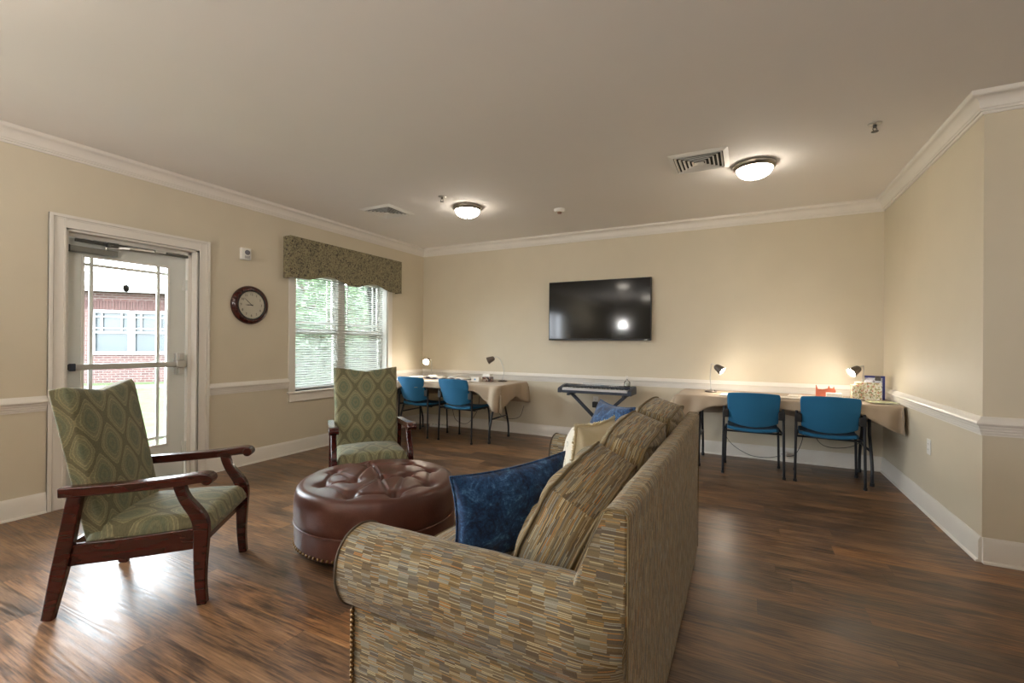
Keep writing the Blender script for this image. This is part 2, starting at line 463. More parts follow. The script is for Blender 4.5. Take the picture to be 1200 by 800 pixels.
crown = [(0,2.62), (.010,2.62), (.014,2.628), (.014,2.634), (.022,2.636), (.022,2.645), (.028,2.652)]+cove[1:]+[(.074,2.712), (.078,2.718), (.078,HC), (0,HC)]
ring = [(XL,YR), (XL,YB), (XR,YB), (XR,YC), (XE,YC)]
mould('trim_1', ring, crown)
rail = [(0,.742), (.008,.742), (.008,.752), (.012,.756), (.012,.768), (.018,.772), (.018,.784), (.024,.789), (.024,.800), (.034,.806), (.037,.815), (.034,.824), (.026,.832), (.016,.842), (.010,.853), (0,.853)]
mould('trim_2', [(XL,VY1+.085), (XL,DY0-.098)], rail)
mould('trim_5', [(XL,YR), (XL,VY0-.085)], rail)
mould('trim_3', [(XL,DY1+.092), (XL,WY0-.085)], rail)
mould('trim_4', [(XL,WY1+.085), (XL,YB), (XR,YB), (XR,YC), (XE,YC)], rail)
bas = [(0,0), (.016,0), (.016,.125), (.011,.138), (.006,.148), (0,.148)]
shoe = [(0,0), (.028,0), (.026,.010), (.016,.016), (.016,.125), (.011,.138), (.006,.148), (0,.148)]
mould('baseboard_left', [(XL,YR), (XL,DY0-.098)], shoe)
mould('baseboard_window', [(XL,DY1+.092), (XL,YB)], shoe)
mould('baseboard_back', [(XL,YB), (XR,YB)], shoe)
mould('baseboard_right', [(XR,YB), (XR,YC)], shoe)
mould('baseboard_return', [(XR-.0001,YC), (XE,YC)], [(o, z) for o, z in shoe])

# ------------------------------------------------------------------ door
dr = bpy.data.objects.new('door_1', None); col.objects.link(dr); dr['kind'] = 'structure'
def casing_profile(bm, y, z0, z1, side):
    # stepped casing board standing vertically; side=+1: outer edge at larger y
    w = .095
    for (a, b, d) in ((0, w, .014), (w-.022, w, .024), (w-.034, w-.026, .019), (0, .012, .018)):
        ya, yb = (y+a*side, y+b*side) if side > 0 else (y-b, y-a)
        box(bm, XL, XL+d, min(ya, yb), max(ya, yb), z0, z1)
bm = nb()
casing_profile(bm, DY0, 0, DZ+.095, -1); casing_profile(bm, DY1, 0, DZ+.095, 1)
for (a, b, d) in ((0,.095,.0137), (.073,.095,.0237), (.061,.069,.0187), (0,.012,.0177)):
    box(bm, XL, XL+d, DY0-a-.0, DY1+a, DZ+a, DZ+b)
    box(bm, XL, XL+d, DY0-b, DY1+b, DZ+b-.0005, DZ+b)
obj('door_casing', bm, 'trim', dr, bevel=.002)
bm = nb()
XD = -4.66                                     # inner face of the door leaf
box(bm, XL-TH, XL+.001, DY0, DY0+.018, 0, DZ); box(bm, XL-TH, XL+.001, DY1-.018, DY1, 0, DZ); box(bm, XL-TH, XL+.001, DY0, DY1, DZ-.018, DZ)
box(bm, XD-.06, XD+.03, DY1-.05, DY1-.018, 0, DZ-.018); box(bm, XD-.06, XD+.03, DY0+.018, DY0+.03, 0, DZ-.018); box(bm, XD-.06, XD+.03, DY0+.018, DY1-.018, DZ-.045, DZ-.018)
obj('door_jamb', bm, 'trim', dr, bevel=.002)
LY0, LY1, LZ1 = DY0+.03, 2.405, DZ-.05
GY0, GY1, GZ0, GZ1 = 1.665, 2.262, .33, 1.925
bm = nb()
for (y0, y1, z0, z1) in ((LY0, GY0, .012, LZ1), (GY1, LY1, .012, LZ1), (GY0, GY1, .012, GZ0), (GY0, GY1, GZ1, LZ1)):
    box(bm, XD-.045, XD, y0, y1, z0, z1)
leaf = obj('door_leaf', bm, 'doorp', dr)
bm = nb()
for (y0, y1, z0, z1) in ((GY0-.012, GY0+.008, GZ0-.012, GZ1+.012), (GY1-.008, GY1+.012, GZ0-.012, GZ1+.012), (GY0, GY1, GZ0-.012, GZ0+.008), (GY0, GY1, GZ1-.008, GZ1+.012)):
    box(bm, XD-.004, XD+.007, y0, y1, z0, z1)
obj('glazing_bead', bm, 'white', leaf, bevel=.003)
obj('glass_pane', box(nb(), XD-.026, XD-.020, GY0, GY1, GZ0, GZ1), 'glass', leaf)
bm = nb()
for y in (1.722, 2.192): box(bm, XD-.032, XD-.014, y-.012, y+.012, GZ0, GZ1)
for z in (1.865, .395): box(bm, XD-.031, XD-.015, GY0, GY1, z-.012, z+.012)
obj('muntin', bm, M['doorp'], leaf)
bm = nb()
for z in (1.78, 1.08, .28):
    box(bm, XD-.002, XD+.012, LY1-.028, LY1-.002, z-.05, z+.05)
    tube(bm, [(XD+.014, LY1+.003, z-.05), (XD+.014, LY1+.003, z+.05)], .008, 8)
obj('hinge', bm, 'doorp', leaf, bevel=.002)
# closer
bm = nb(); box(bm, XD+.002, XD+.055, 1.565, 1.868, 1.945, 1.992)
cl = obj('door_closer', bm, 'alu', leaf, bevel=.006)
bm = nb(); box(bm, XD+.001, XD+.058, 1.553, 1.568, 1.942, 1.995); obj('end_cap', bm, 'blackp', cl, bevel=.003)
bm = nb(); tube(bm, [(XD+.03,1.80,1.99), (XD+.03,1.80,2.018)], .011, 10)
ribbon(bm, [(XD+.032,1.79,2.016), (XD+.10,1.93,2.022)], .018, .008, (0,0,1))
ribbon(bm, [(XD+.10,1.93,2.026), (XD+.06,2.16,2.035)], .016, .007, (0,0,1))
box(bm, XD+.03, XD+.09, 2.12, 2.2, 2.03, 2.05)
obj('closer_arm', bm, 'steel', cl, bevel=.001)
bm = nb(); box(bm, XD+.03, XD+.052, 1.60, 2.40, 2.028, 2.05); box(bm, XD+.03, XD+.085, 1.79, 1.86, 2.015, 2.05)
obj('closer_track', bm, 'dsteel', cl, bevel=.002)
# panic bar
bm = nb(); box(bm, XD+.045, XD+.072, 1.60, 2.31, 1.028, 1.074)
pb = obj('door_handle', bm, 'steel', leaf, bevel=.006)
bm = nb(); box(bm, XD+.0415, XD+.0755, 1.566, 1.600, 1.022, 1.080); box(bm, XD, XD+.045, 1.57, 1.60, 1.03, 1.072)
obj('end_cap', bm, 'navyp', pb, bevel=.004)
bm = nb(); box(bm, XD+.001, XD+.05, 2.31, 2.375, .955, 1.15); box(bm, XD+.01, XD+.08, 2.30, 2.375, 1.02, 1.085)
box(bm, XD+.05, XD+.062, 2.325, 2.36, .965, 1.02); box(bm, XD+.05, XD+.062, 2.325, 2.36, 1.085, 1.14)
obj('bar_housing', bm, 'steel', pb, bevel=.007)
# small hook on the glass
bm = nb(); R = Matrix.Translation((XD-.02,1.955,1.712)) @ Matrix.Rotation(pi/2, 4, 'Y')
lathe(bm, [(0,.004), (.014,.003), (.022,0), (0,-.002)], 18, mat=R); tube(bm, [(XD-.014,1.955,1.712), (XD-.002,1.955,1.708), (XD+.002,1.955,1.694), (XD-.006,1.955,1.684)], .004, 6)
lathe(bm, [(0,.003), (.018,.002), (.02,0), (0,-.002)], 16, mat=Matrix.Translation((XD-.019,1.955,1.692)) @ Matrix.Rotation(pi/2, 4, 'Y'))
tag(obj('suction_hook', bm, 'dsteel', smooth=True), 'small clear grey suction hook stuck on the glass of the door', 'hook')
# threshold
obj('threshold', box(nb(), XL-TH, XL-.01, DY0, DY1, 0.0, .012), 'dsteel', dr, bevel=.003)

# ------------------------------------------------------------------ window
wr = bpy.data.objects.new('window_1', None); col.objects.link(wr); wr['kind'] = 'structure'
bm = nb(); c = .085
for y0, y1 in ((WY0-c, WY0), (WY1, WY1+c)): box(bm, XL, XL+.018, y0, y1, WZ0-.02, WZ1+c)
box(bm, XL, XL+.0175, WY0-c, WY1+c, WZ1, WZ1+c)
box(bm, XL, XL+.018, WY0-c+.01, WY1+c-.01, WZ0-.115, WZ0-.022)        # apron
obj('window_frame', bm, 'trim', wr, bevel=.003)
obj('window_sill', box(nb(), XL-.12, XL+.034, WY0-c-.012, WY1+c+.012, WZ0-.024, WZ0), 'trim', wr, bevel=.006)
bm = nb()
box(bm, XL-TH, XL, WY0, WY0+.012, WZ0, WZ1); box(bm, XL-TH, XL, WY1-.012, WY1, WZ0, WZ1); box(bm, XL-TH, XL, WY0, WY1, WZ1-.012, WZ1); box(bm, XL-TH, XL-.12, WY0, WY1, WZ0-.02, WZ0+.01)
obj('jamb_liner', bm, 'white', wr)
XG = -4.705; ym = (WY0+WY1)/2
units = ((WY0+.012, ym-.055), (ym+.055, WY1-.012))
bm = nb(); box(bm, XG-.05, XG+.06, ym-.055, ym+.055, WZ0, WZ1); obj('mullion', bm, 'white', wr, bevel=.003)
for (a, b) in units:
    zm = 1.39
    bm = nb()
    for (x, z0, z1) in ((XG-.012, zm-.02, WZ1-.012), (XG+.012, WZ0+.005, zm+.02)):
        box(bm, x-.018, x+.018, a, a+.038, z0, z1); box(bm, x-.018, x+.018, b-.038, b, z0, z1)
        box(bm, x-.018, x+.018, a, b, z0, z0+.045); box(bm, x-.018, x+.018, a, b, z1-.04, z1)
    sash = obj('sash', bm, 'white', wr, bevel=.003)
    bm = nb()
    for y in (a+.11, b-.11): box(bm, XG-.018, XG-.006, y-.008, y+.008, zm, WZ1-.03)
    for z in (zm+.10, WZ1-.12): box(bm, XG-.0175, XG-.0065, a+.03, b-.03, z-.008, z+.008)
    obj('muntin', bm, 'white', sash)
    bm = nb(); box(bm, XG-.015, XG-.011, a+.03, b-.03, zm+.02, WZ1-.05); box(bm, XG+.010, XG+.014, a+.03, b-.03, WZ0+.045, zm-.02)
    obj('glass_pane', bm, 'glass', sash)
for k, (a, b) in enumerate(((WY0+.02, ym-.008), (ym+.008, WY1-.02))):
    lab = ('white slatted blind in the window half nearer the clock', 'white slatted blind in the window half nearer the room corner')[k]
    e = empty('window_blind', lab, 'blind', 'slatted blinds in the window')
    XBL = -4.635
    obj('headrail', box(nb(), XBL-.022, XBL+.022, a, b, WZ1-.055, WZ1-.014), 'blind', e, bevel=.003)
    bm = nb(); z = WZ1-.075; R0 = Matrix.Rotation(radians(22), 4, 'Y')
    while z > WZ0+.04:
        box(bm, -.023, .023, a, b, -.0014, .0014, Matrix.Translation((XBL, 0, z)) @ R0); z -= .029
    obj('slats', bm, 'blind', e)
    obj('bottom_rail', box(nb(), XBL-.022, XBL+.022, a, b, WZ0+.006, WZ0+.028), 'blind', e, bevel=.003)
    bm = nb()
    for y in (a+.1, (a+b)/2, b-.1):
        for x in (XBL-.024, XBL+.024): tube(bm, [(x, y, WZ1-.05), (x, y, WZ0+.02)], .0011, 5)
    obj('ladder_cord', bm, 'blind', e)
    tube_b = nb(); tube(tube_b, [(XBL+.035, a+.05, WZ1-.06), (XBL+.037, a+.05, 1.35)], .004, 6); obj('tilt_wand', tube_b, 'clear', e)
    rebase(e, (XBL, (a+b)/2, WZ0))

bm = nb(); c = .085
for y0, y1 in ((VY0-c, VY0), (VY1, VY1+c)): box(bm, XL, XL+.018, y0, y1, WZ0-.02, WZ1+c)
box(bm, XL, XL+.0175, VY0-c, VY1+c, WZ1, WZ1+c); box(bm, XL-.12, XL+.034, VY0-c, VY1+c, WZ0-.024, WZ0); box(bm, XL-.15, XL-.09, (VY0+VY1)/2-.05, (VY0+VY1)/2+.05, WZ0, WZ1); box(bm, XL-.15, XL-.10, VY0, VY1, 1.37, 1.41)
struct('window_2', bm, 'trim', bevel=.003)
# cornice valance
e = empty('window_valance', 'olive vine-print upholstered cornice valance with wavy bottom above the window', 'valance')
y0, y1, zt, xf = 3.335, 5.155, 2.43, -4.438
def zb(y):
    z = 1.972
    for c0 in (3.875, 4.615):
        d = abs(y-c0)/.30
        if d < 1: z += .068*(cos(d*pi/2)**1.5)
    if 4.12 < y < 4.37: z += 0.0
    return z
pts = [(y0+(y1-y0)*i/70) for i in range(71)]
bm = nb()
poly = [(y0, zt), ] + [(y, zb(y)) for y in pts] + [(y1, zt)]
prism(bm, poly, xf-.012, xf, 'x')
obj('front_panel', bm, 'valance', e, auto=40, bevel=.003)
for ya_ in (y0, y1-.012): bm = nb(); box(bm, XL+.001, xf-.012, ya_, ya_+.012, 1.972, zt-.002); obj('side_return', bm, 'valance', e, bevel=.003)
obj('top_board', box(nb(), XL+.001, xf-.012, y0+.012, y1-.012, zt-.014, zt-.002), 'valance', e)
bm = nb(); tube(bm, [(xf+.001, y, zb(y)+.002) for y in pts], .0035, 6); obj('welt', bm, 'valance', e, smooth=True)
rebase(e, (XL, (y0+y1)/2, 1.972))

# ------------------------------------------------------------------ clock and wall box
e = empty('wall_clock', 'round wall clock with dark red wooden rim hung between the door and window', 'clock')
R = Matrix.Translation((XL, 2.955, 1.636)) @ Matrix.Rotation(pi/2, 4, 'Y')
bm = nb(); lathe(bm, [(.0,.001), (.196,.001), (.198,.012), (.192,.028), (.176,.042), (.162,.048), (.152,.046), (.148,.034), (0,.030)], 56, mat=R)
obj('rim', bm, 'wood', e, auto=50)
bm = nb(); lathe(bm, [(.1505,.032), (.1505,.047), (.146,.049), (.1405,.046), (.1395,.033), (.1505,.032)], 56, mat=R); obj('inner_ring', bm, 'blackp', e, auto=50)
bm = nb(); lathe(bm, [(0,.0345), (.1405,.0345), (.1405,.031), (0,.031)], 48, mat=R); obj('dial', bm, plain('clock_dial', (196,190,172), .5, var=.03), e)
# view of the dial: right of the viewer is +y, up is +z
def dial_pt(ang, r, d=.0352): return Vector((XL+d, 2.955+r*sin(ang), 1.636+r*cos(ang)))
fc = bpy.data.curves.new('numeral', 'FONT')
def text_mesh(s, size, M4, depth=.0008, align='CENTER'):
    cu = bpy.data.curves.new('t', 'FONT'); cu.body = s; cu.size = size; cu.extrude = depth/2; cu.align_x = align; cu.align_y = 'CENTER'; cu.resolution_u = 3
    o = bpy.data.objects.new('t', cu); col.objects.link(o); dg = bpy.context.evaluated_depsgraph_get(); dg.update()
    me = bpy.data.meshes.new_from_object(o.evaluated_get(dg)); bpy.data.objects.remove(o); bpy.data.curves.remove(cu)
    me.transform(M4); return me
bpy.data.curves.remove(fc)
def RX(p):   # text facing +x, reading towards +y
    return Matrix.Translation(p) @ Matrix(((0,0,1,0),(1,0,0,0),(0,1,0,0),(0,0,0,1)))
bm = nb()
for h in range(1, 13):
    me = text_mesh(str(h), .034, RX(dial_pt(h*pi/6, .108))); bm.from_mesh(me); bpy.data.meshes.remove(me)
for m in range(60):
    a = m*pi/30; p = dial_pt(a, .131, .0348); q = dial_pt(a, .135 if m % 5 else .137, .0348)
    ribbon(bm, [p, q], .0012 if m % 5 else .003, .0008, (0, cos(a), -sin(a)))
obj('numerals', bm, plain('clock_ink', (60,52,48), .6), e)
def hand(ang, ln, w):
    bm = nb(); ribbon(bm, [dial_pt(ang+pi, .018, .039), dial_pt(ang, ln*.55, .039), dial_pt(ang, ln, .039)], [w, w*1.6, w*.3], .001, (0, cos(ang), -sin(ang))); return bm
obj('hour_hand', hand(radians(268), .066, .006), 'black', e); obj('minute_hand', hand(radians(311), .104, .004), 'black', e)
bm = nb(); lathe(bm, [(0,.042), (.005,.041), (.006,.034), (0,.034)], 12, mat=R); obj('pivot', bm, 'black', e)
rebase(e, (XL, 2.955, 1.636))

e = empty('alarm_sounder', 'small white wall alarm box with a round lens above the clock', 'alarm')
obj('housing', box(nb(), XL, XL+.045, 2.845, 2.945, 2.09, 2.21), 'white', e, bevel=.008)
bm = nb(); lathe(bm, [(0,.012), (.022,.010), (.026,0), (0,-.002)], 20, mat=Matrix.Translation((XL+.045,2.902,2.165)) @ Matrix.Rotation(pi/2, 4, 'Y')); obj('lens', bm, plain('grey_lens', (120,118,124), .2), e, smooth=True)
bm = nb(); 
for k in range(4): box(bm, XL+.0445, XL+.047, 2.875, 2.93, 2.105+k*.007, 2.108+k*.007)
obj('grille', bm, 'dsteel', e); rebase(e, (XL, 2.895, 2.09))

# ------------------------------------------------------------------ ceiling fittings
def dome():
    e = empty('ceiling_light', '', 'ceiling light', 'round domed ceiling lights')
    bm = nb(); lathe(bm, [(0,0), (.150,0), (.158,-.006), (.158,-.018), (.150,-.034), (.136,-.042), (.132,-.034), (0,-.02)], 48); obj('rim', bm, 'nickel', e, auto=40)
    bm = nb(); lathe(bm, [(.134,-.036)]+[(.134*cos(t*pi/2/9)**.9, -.036-.080*sin(t*pi/2/9)) for t in range(1, 9)]+[(0,-.112)], 40); obj('shade', bm, 'globe', e, smooth=True)
    bm = nb(); lathe(bm, [(0,-.11), (.009,-.111), (.012,-.118), (.006,-.126), (0,-.128)], 16); obj('finial', bm, 'nickel', e, smooth=True)
    return e
d0 = dome(); d0['label'] = 'lit frosted dome ceiling light over the left desks, beside a sprinkler head'
place(d0, (-2.70, 4.19, HC))
dup(d0, (.055, 4.225, HC), 0, 'lit frosted dome ceiling light next to the square vent on the right')
for k, (x, y) in enumerate(((-2.65,.36), (-2.65,-2.6), (.055,-2.6))):  # first one mirrored in the television, other two added for more room light
    dup(d0, (x, y, HC), 0, 'unseen lit frosted dome ceiling light behind the viewpoint')

def vent(s=.43):
    e = empty('ceiling_vent', '', 'vent', 'square ceiling diffusers')
    def fr(bm, h, w, z0, z1):
        rings = [[(h,h),(-h,h),(-h,-h),(h,-h)], [(h-w,h-w),(-h+w,h-w),(-h+w,-h+w),(h-w,-h+w)]]
        A = [bm.verts.new((x, y, z0)) for x, y in rings[0]]; B = [bm.verts.new((x, y, z1)) for x, y in rings[1]]
        A2 = [bm.verts.new((x, y, z0+.003)) for x, y in rings[0]]; B2 = [bm.verts.new((x, y, z1+.003)) for x, y in rings[1]]
        for k in range(4):
            k2 = (k+1) % 4
            bm.faces.new((A[k], A[k2], B[k2], B[k])); bm.faces.new((A2[k2], A2[k], B2[k], B2[k2])); bm.faces.new((A[k], A2[k], A2[k2], A[k2])); bm.faces.new((B[k2], B2[k2], B2[k], B[k]))
    h = s/2
    bm = nb(); fr(bm, h, .035, -.002, -.014); obj('frame', bm, 'white', e)
    bm = nb(); box(bm, -h+.03, h-.03, -h+.03, h-.03, -.0015, -.0005); obj('backing', bm, plain('vent_dark', (40,38,34), .9), e)
    bm = nb()
    for k in range(5):
        r = h-.042-k*.030; fr(bm, r, .013, -.018, -.008)
    fr(bm, .035, .034, -.020, -.012)
    obj('louvre', bm, 'white', e)
    return e
v0 = vent(); v0['label'] = 'square white louvred ceiling vent beside the right ceiling light'; place(v0, (-.342, 3.965, HC))
dup(v0, (-3.615, 3.945, HC), 0, 'square white louvred ceiling vent near the window')
def sprinkler():
    e = empty('sprinkler_head', '', 'sprinkler', 'ceiling sprinkler heads')
    bm = nb(); lathe(bm, [(0,0), (.040,0), (.038,-.006), (.022,-.010), (0,-.010)], 24); obj('escutcheon', bm, 'steel', e, smooth=True)
    bm = nb(); lathe(bm, [(0,-.008), (.011,-.008), (.011,-.026), (.006,-.028), (0,-.028)], 12); tube(bm, [(.01,0,-.026), (.016,0,-.038), (.006,0,-.052)], .0025, 6); tube(bm, [(-.01,0,-.026), (-.016,0,-.038), (-.006,0,-.052)], .0025, 6); obj('body', bm, 'dsteel', e, smooth=True)
    bm = nb(); lathe(bm, [(0,-.050), (.020,-.051), (.021,-.054), (0,-.055)], 16); obj('deflector', bm, 'dsteel', e); return e
s0 = sprinkler(); s0['label'] = 'small metal sprinkler head between the left vent and dome light'; place(s0, (-2.74, 3.78, HC))
dup(s0, (.757, 3.80, HC), .6, 'small metal sprinkler head on the ceiling near the right wall')
e = empty('smoke_detector', 'white smoke detector on the ceiling right of the left dome light', 'smoke detector')
bm = nb(); lathe(bm, [(0,0), (.062,0), (.060,-.018), (.048,-.030), (0,-.032)], 28); obj('base', bm, 'white', e, auto=40)
bm = nb(); lathe(bm, [(0,-.030), (.026,-.031), (.022,-.048), (0,-.050)], 20); obj('sensor', bm, plain('detector_sensor', (150,120,104), .5), e, smooth=True)
place(e, (-1.83, 4.70, HC))

# ------------------------------------------------------------------ outlets
def outlet(label, loc, rz):
    e = empty('wall_outlet', label, 'outlet')
    # local: faces -y
    obj('cover_plate', box(nb(), -.036, .036, -.006, 0, -.058, .058), 'white', e, bevel=.002)
    for z in (-.021, .021):
        bm = nb(); box(bm, -.017, .017, -.0075, -.005, z-.014, z+.014); r = obj('receptacle', bm, 'white', e, bevel=.002)
        for x in (-.007, .007): obj('slot', box(nb(), x-.0012, x+.0012, -.008, -.0072, z-.004, z+.006), 'blackp', r)
    return place(e, loc, rz)
outlet('white wall outlet low on the right wall', (XR, 4.50, .505), -pi/2)
outlet('white wall outlet below the electric keyboard', (-1.735, YB, .525), 0)
e = empty('power_adapter', 'black power adapter plugged in below the electric keyboard', 'adapter')
obj('brick', box(nb(), -.032, .032, -.068, -.009, -.042, .032), 'blackp', e, bevel=.006)
bm = nb(); tube(bm, bez([(.01,-.04,-.042), (.01,-.045,-.12), (-.03,-.04,-.3), (-.06,-.04,-.46)], 6), .0028, 6); obj('cord', bm, 'blackp', e, smooth=True)
place(e, (-1.732, YB, .485))

# ------------------------------------------------------------------ television
e = empty('television', 'large black flat screen television mounted on the back wall', 'television')
tx0, tx1, tz0, tz1, ty = -2.372, -1.027, 1.313, 2.088, 5.722
obj('bezel', box(nb(), tx0, tx1, ty, ty+.045, tz0, tz1), 'blackp', e, bevel=.004)
obj('screen', box(nb(), tx0+.010, tx1-.010, ty-.0015, ty+.001, tz0+.020, tz1-.010), 'screen', e)
obj('chin', box(nb(), tx0+.002, tx1-.002, ty-.003, ty+.01, tz0-.003, tz0+.018), 'blackp', e, bevel=.002)
obj('wall_bracket', box(nb(), -2.0, -1.4, ty+.044, YB, 1.5, 1.9), 'black', e)
bm = nb(); box(bm, tx1-.08, tx1-.045, ty-.0045, ty-.003, tz0+.004, tz0+.009); obj('badge', bm, 'steel', e)
rebase(e, ((tx0+tx1)/2, ty, tz0))

# ------------------------------------------------------------------ folding tables
def table(L=1.83, W=.74, H=.735):
    e = empty('folding_table', '', 'table', 'folding tables along the back wall')
    obj('tabletop', box(nb(), -L/2, L/2, -W/2, W/2, H-.032, H), 'cork', e, bevel=.004)
    bm = nb(); box(bm, -L/2+.05, L/2-.05, -W/2+.05, -W/2+.07, H-.075, H-.032); box(bm, -L/2+.05, L/2-.05, W/2-.07, W/2-.05, H-.075, H-.032); obj('apron_rail', bm, 'black', e)
    for sx in (-1, 1):
        x = sx*(L/2-.19)
        for sy in (-1, 1):
            bm = nb(); tube(bm, bez([(x, sy*.14, H-.035), (x, sy*.15, .46), (x, sy*.17, .40), (x, sy*.255, .17), (x, sy*.262, .0)], 5), .0135, 10)
            lg = obj('leg', bm, 'black', e, smooth=True)
            bm = nb(); lathe(bm, [(0,0), (.018,0), (.018,.03), (0,.03)], 12, c=(x, sy*.262, 0)); obj('foot_cap', bm, 'blackp', lg)
        for q_, z_ in ((.205, .30), (.14, H-.05)): bm = nb(); tube(bm, [(x, -q_, z_), (x, q_, z_)], .010, 8); obj('crossbar', bm, 'black', e, smooth=True)
        bm = nb(); ribbon(bm, [(x, 0, .56), (x-sx*.34, 0, H-.04)], .016, .006); tube(bm, [(x,-.145,.56), (x,.145,.56)], .007, 6); obj('brace', bm, 'black', e)
    return e
TR = (.295, 5.40, 0); TL = (-3.585, 5.24, 0)
t0 = table(); t0['label'] = 'folding table with black legs under the right wall corner cloth'; place(t0, TR)
dup(t0, TL, 0, 'folding table with black legs under the cloth by the window corner')

def tablecloth(name_label, cx, cy, L, W, front, back, left, right, H=.738, seed=0, clampx=None, backy=None, frill=.012, tip=.25, spread=.36):
    bm = nb(); nx, ny = 110, 64
    x0, x1, y0, y1 = -L/2-left, L/2+right, -W/2-front, W/2+back
    rd = random.Random(seed)
    def fn(u, v):
        x = x0+(x1-x0)*u; y = y0+(y1-y0)*v
        ex = max(-L/2, min(L/2, x)); ey = max(-W/2, min(W/2, y)); dx, dy = x-ex, y-ey; d = sqrt(dx*dx+dy*dy)
        top = H+.006+.002*noise.noise((x*5+seed, y*5, 0))
        if d < 1e-6: return Vector((cx+x, cy+y, top))
        a = atan2(dy, dx); nx_, ny_ = dx/d, dy/d
        corner = abs(sin(2*a)); s = ex+ey
        se = right if dx > 0 or (dx == 0 and ex > 0) else left; fe = back if dy > 0 else front
        rel = max(abs(dx)/max(se, .001), abs(dy)/max(fe, .001)); wx = abs(nx_)**2
        edge = se*wx+fe*(1-wx)
        gap = (L/2-abs(ex))+(W/2-abs(ey)); t = max(0, 1-gap/spread); t = t*t*(3-2*t)*.5+t*.5
        dd = rel*(edge*(1-t)+(tip if ey < 0 else max(back, se)*1.15)*t)*(1+.10*sin(s*7+seed)*(1-t))
        fold = sin(s*15+seed*1.7+a*5)+.5*sin(s*37+seed+a*11)
        fl = .011+.07*dd+frill*fold*min(1, dd/.10)*(.5+t)
        rnd = min(1, dd/.006)
        px, py = ex+nx_*fl*rnd, ey+ny_*fl*rnd
        z = top - max(0, dd-.012)*(1-.04*sin(s*9+seed)) - (.0 if d > .01 else 0)
        X, Y = cx+px, cy+py
        if clampx: X = min(max(X, clampx[0]), clampx[1])
        if backy: Y = min(Y, backy)
        return Vector((X, Y, z))
    # denser rows near the edges
    def warp(n, a, b, lo, hi):
        return None
    V = grid(bm, fn, nx, ny)
    o = obj('tablecloth', bm, 'tcloth', smooth=True)
    m = o.modifiers.new('solid', 'SOLIDIFY'); m.thickness = .0018; m.offset = 1
    tag(o, name_label, 'tablecloth', 'tan tablecloths')
    return rebase(o, (cx, cy, H))
tablecloth('tan cloth hanging over the table in the right corner of the room', TR[0], TR[1], 1.865, .775, .10, .25, .19, .11, tip=.27, seed=3, clampx=(-3, XR-.032), backy=YB-.045, frill=.024)
tablecloth('tan cloth hanging over the table beside the window', TL[0]+.0, TL[1]+.0, 1.865, .775, .085, .26, .02, .16, tip=.33, seed=1, clampx=(XL+.045, 9), backy=YB-.045, frill=.02)

# ------------------------------------------------------------------ blue chairs
def blue_chair():
    e = empty('stacking_chair', '', 'chair', 'blue stacking chairs at the desks')
    # faces +y; seat 0.44 high
    def seatf(th):
        def fn(u, v):
            x = (u-.5)*.455; y = -.20+.44*v
            edge = 1-max(0, abs(u-.5)*2-.8)/.2*0
            z = .447 - .018*sin(pi*v)*1.0 + .020*(2*(u-.5))**2 - (.035*max(0, (v-.85)/.15)**2)
            r = 1-.10*max(0, abs(v-.5)*2-.7)/.3
            return Vector((x*r, y, z-th))
        return fn
    def slab(f1, f2, nu=20, nv=20):
        bm = nb(); A = grid(bm, f1, nu, nv); B = grid(bm, f2, nu, nv)
        def side(ia, ja, ib, jb): bm.faces.new((A[ia][ja], A[ib][jb], B[ib][jb], B[ia][ja]))
        for i in range(nu): side(i, 0, i+1, 0); side(i, nv, i+1, nv)
        for j in range(nv): side(0, j, 0, j+1); side(nu, j, nu, j+1)
        return bm
    obj('seat', slab(seatf(0), seatf(.035)), 'blue', e, bevel=.010, seg=3)
    def backf(off):
        def fn(u, v):
            s = (u-.5)*2; w = .228*(1-.06*(1-v)-.05*max(0, (v-.85)/.15)**2)
            x = s*w; z = .468+.342*v - (.012*s*s if v > .5 else -.0) + .045*(1-v)*(s*s)
            y = -.235-.085*v + .045*s*s*-1*-1*0 + .038*s*s + .02*(1-v)**2
            return Vector((x, y-off, z))
        return fn
    obj('backrest', slab(backf(0), backf(.028)), 'blue', e, bevel=.009, seg=3)
    for s in (-1, 1):
        bm = nb(); tube(bm, bez([(s*.262, -.245, 0), (s*.258, -.235, .35), (s*.256, -.232, .50), (s*.252, -.245, .66)], 5), .0115, 10)
        lg = obj('leg', bm, 'black', e, smooth=True)
        bm = nb(); lathe(bm, [(0,0), (.015,0), (.015,.022), (0,.022)], 10, c=(s*.262,-.245,0)); obj('foot_cap', bm, 'blackp', lg)
        bm = nb(); tube(bm, bez([(s*.250, .195, 0), (s*.244, .185, .30), (s*.238, .165, .405), (s*.236, .12, .418), (s*.242, -.05, .418), (s*.256, -.232, .425)], 5), .0115, 10)
        lg = obj('leg', bm, 'black', e, smooth=True)
        bm = nb(); lathe(bm, [(0,0), (.015,0), (.015,.022), (0,.022)], 10, c=(s*.250,.195,0)); obj('foot_cap', bm, 'blackp', lg)
        bm = nb(); box(bm, min(s*.212, s*.266), max(s*.212, s*.266), -.262, -.222, .555, .635); obj('back_bracket', bm, 'blackp', e, bevel=.006)
    bm = nb(); tube(bm, [(-.24,.10,.405), (.24,.10,.405)], .009, 8); tube(bm, [(-.25,-.14,.405), (.25,-.14,.405)], .009, 8); obj('seat_support', bm, 'black', e, smooth=True)
    return e
c0 = blue_chair(); c0['label'] = 'blue stacking chair at the right table, nearer the sofa'; place(c0, (.062, 5.225, 0), radians(1))
dup(c0, (.690, 5.222, 0), radians(-3), 'blue stacking chair at the right table, nearer the wall corner')
dup(c0, (-3.285, 5.10, 0), radians(-3), 'blue stacking chair at the left table, nearer the keyboard')
dup(c0, (-3.99, 5.13, 0), radians(-3), 'blue stacking chair at the left table, nearer the window')

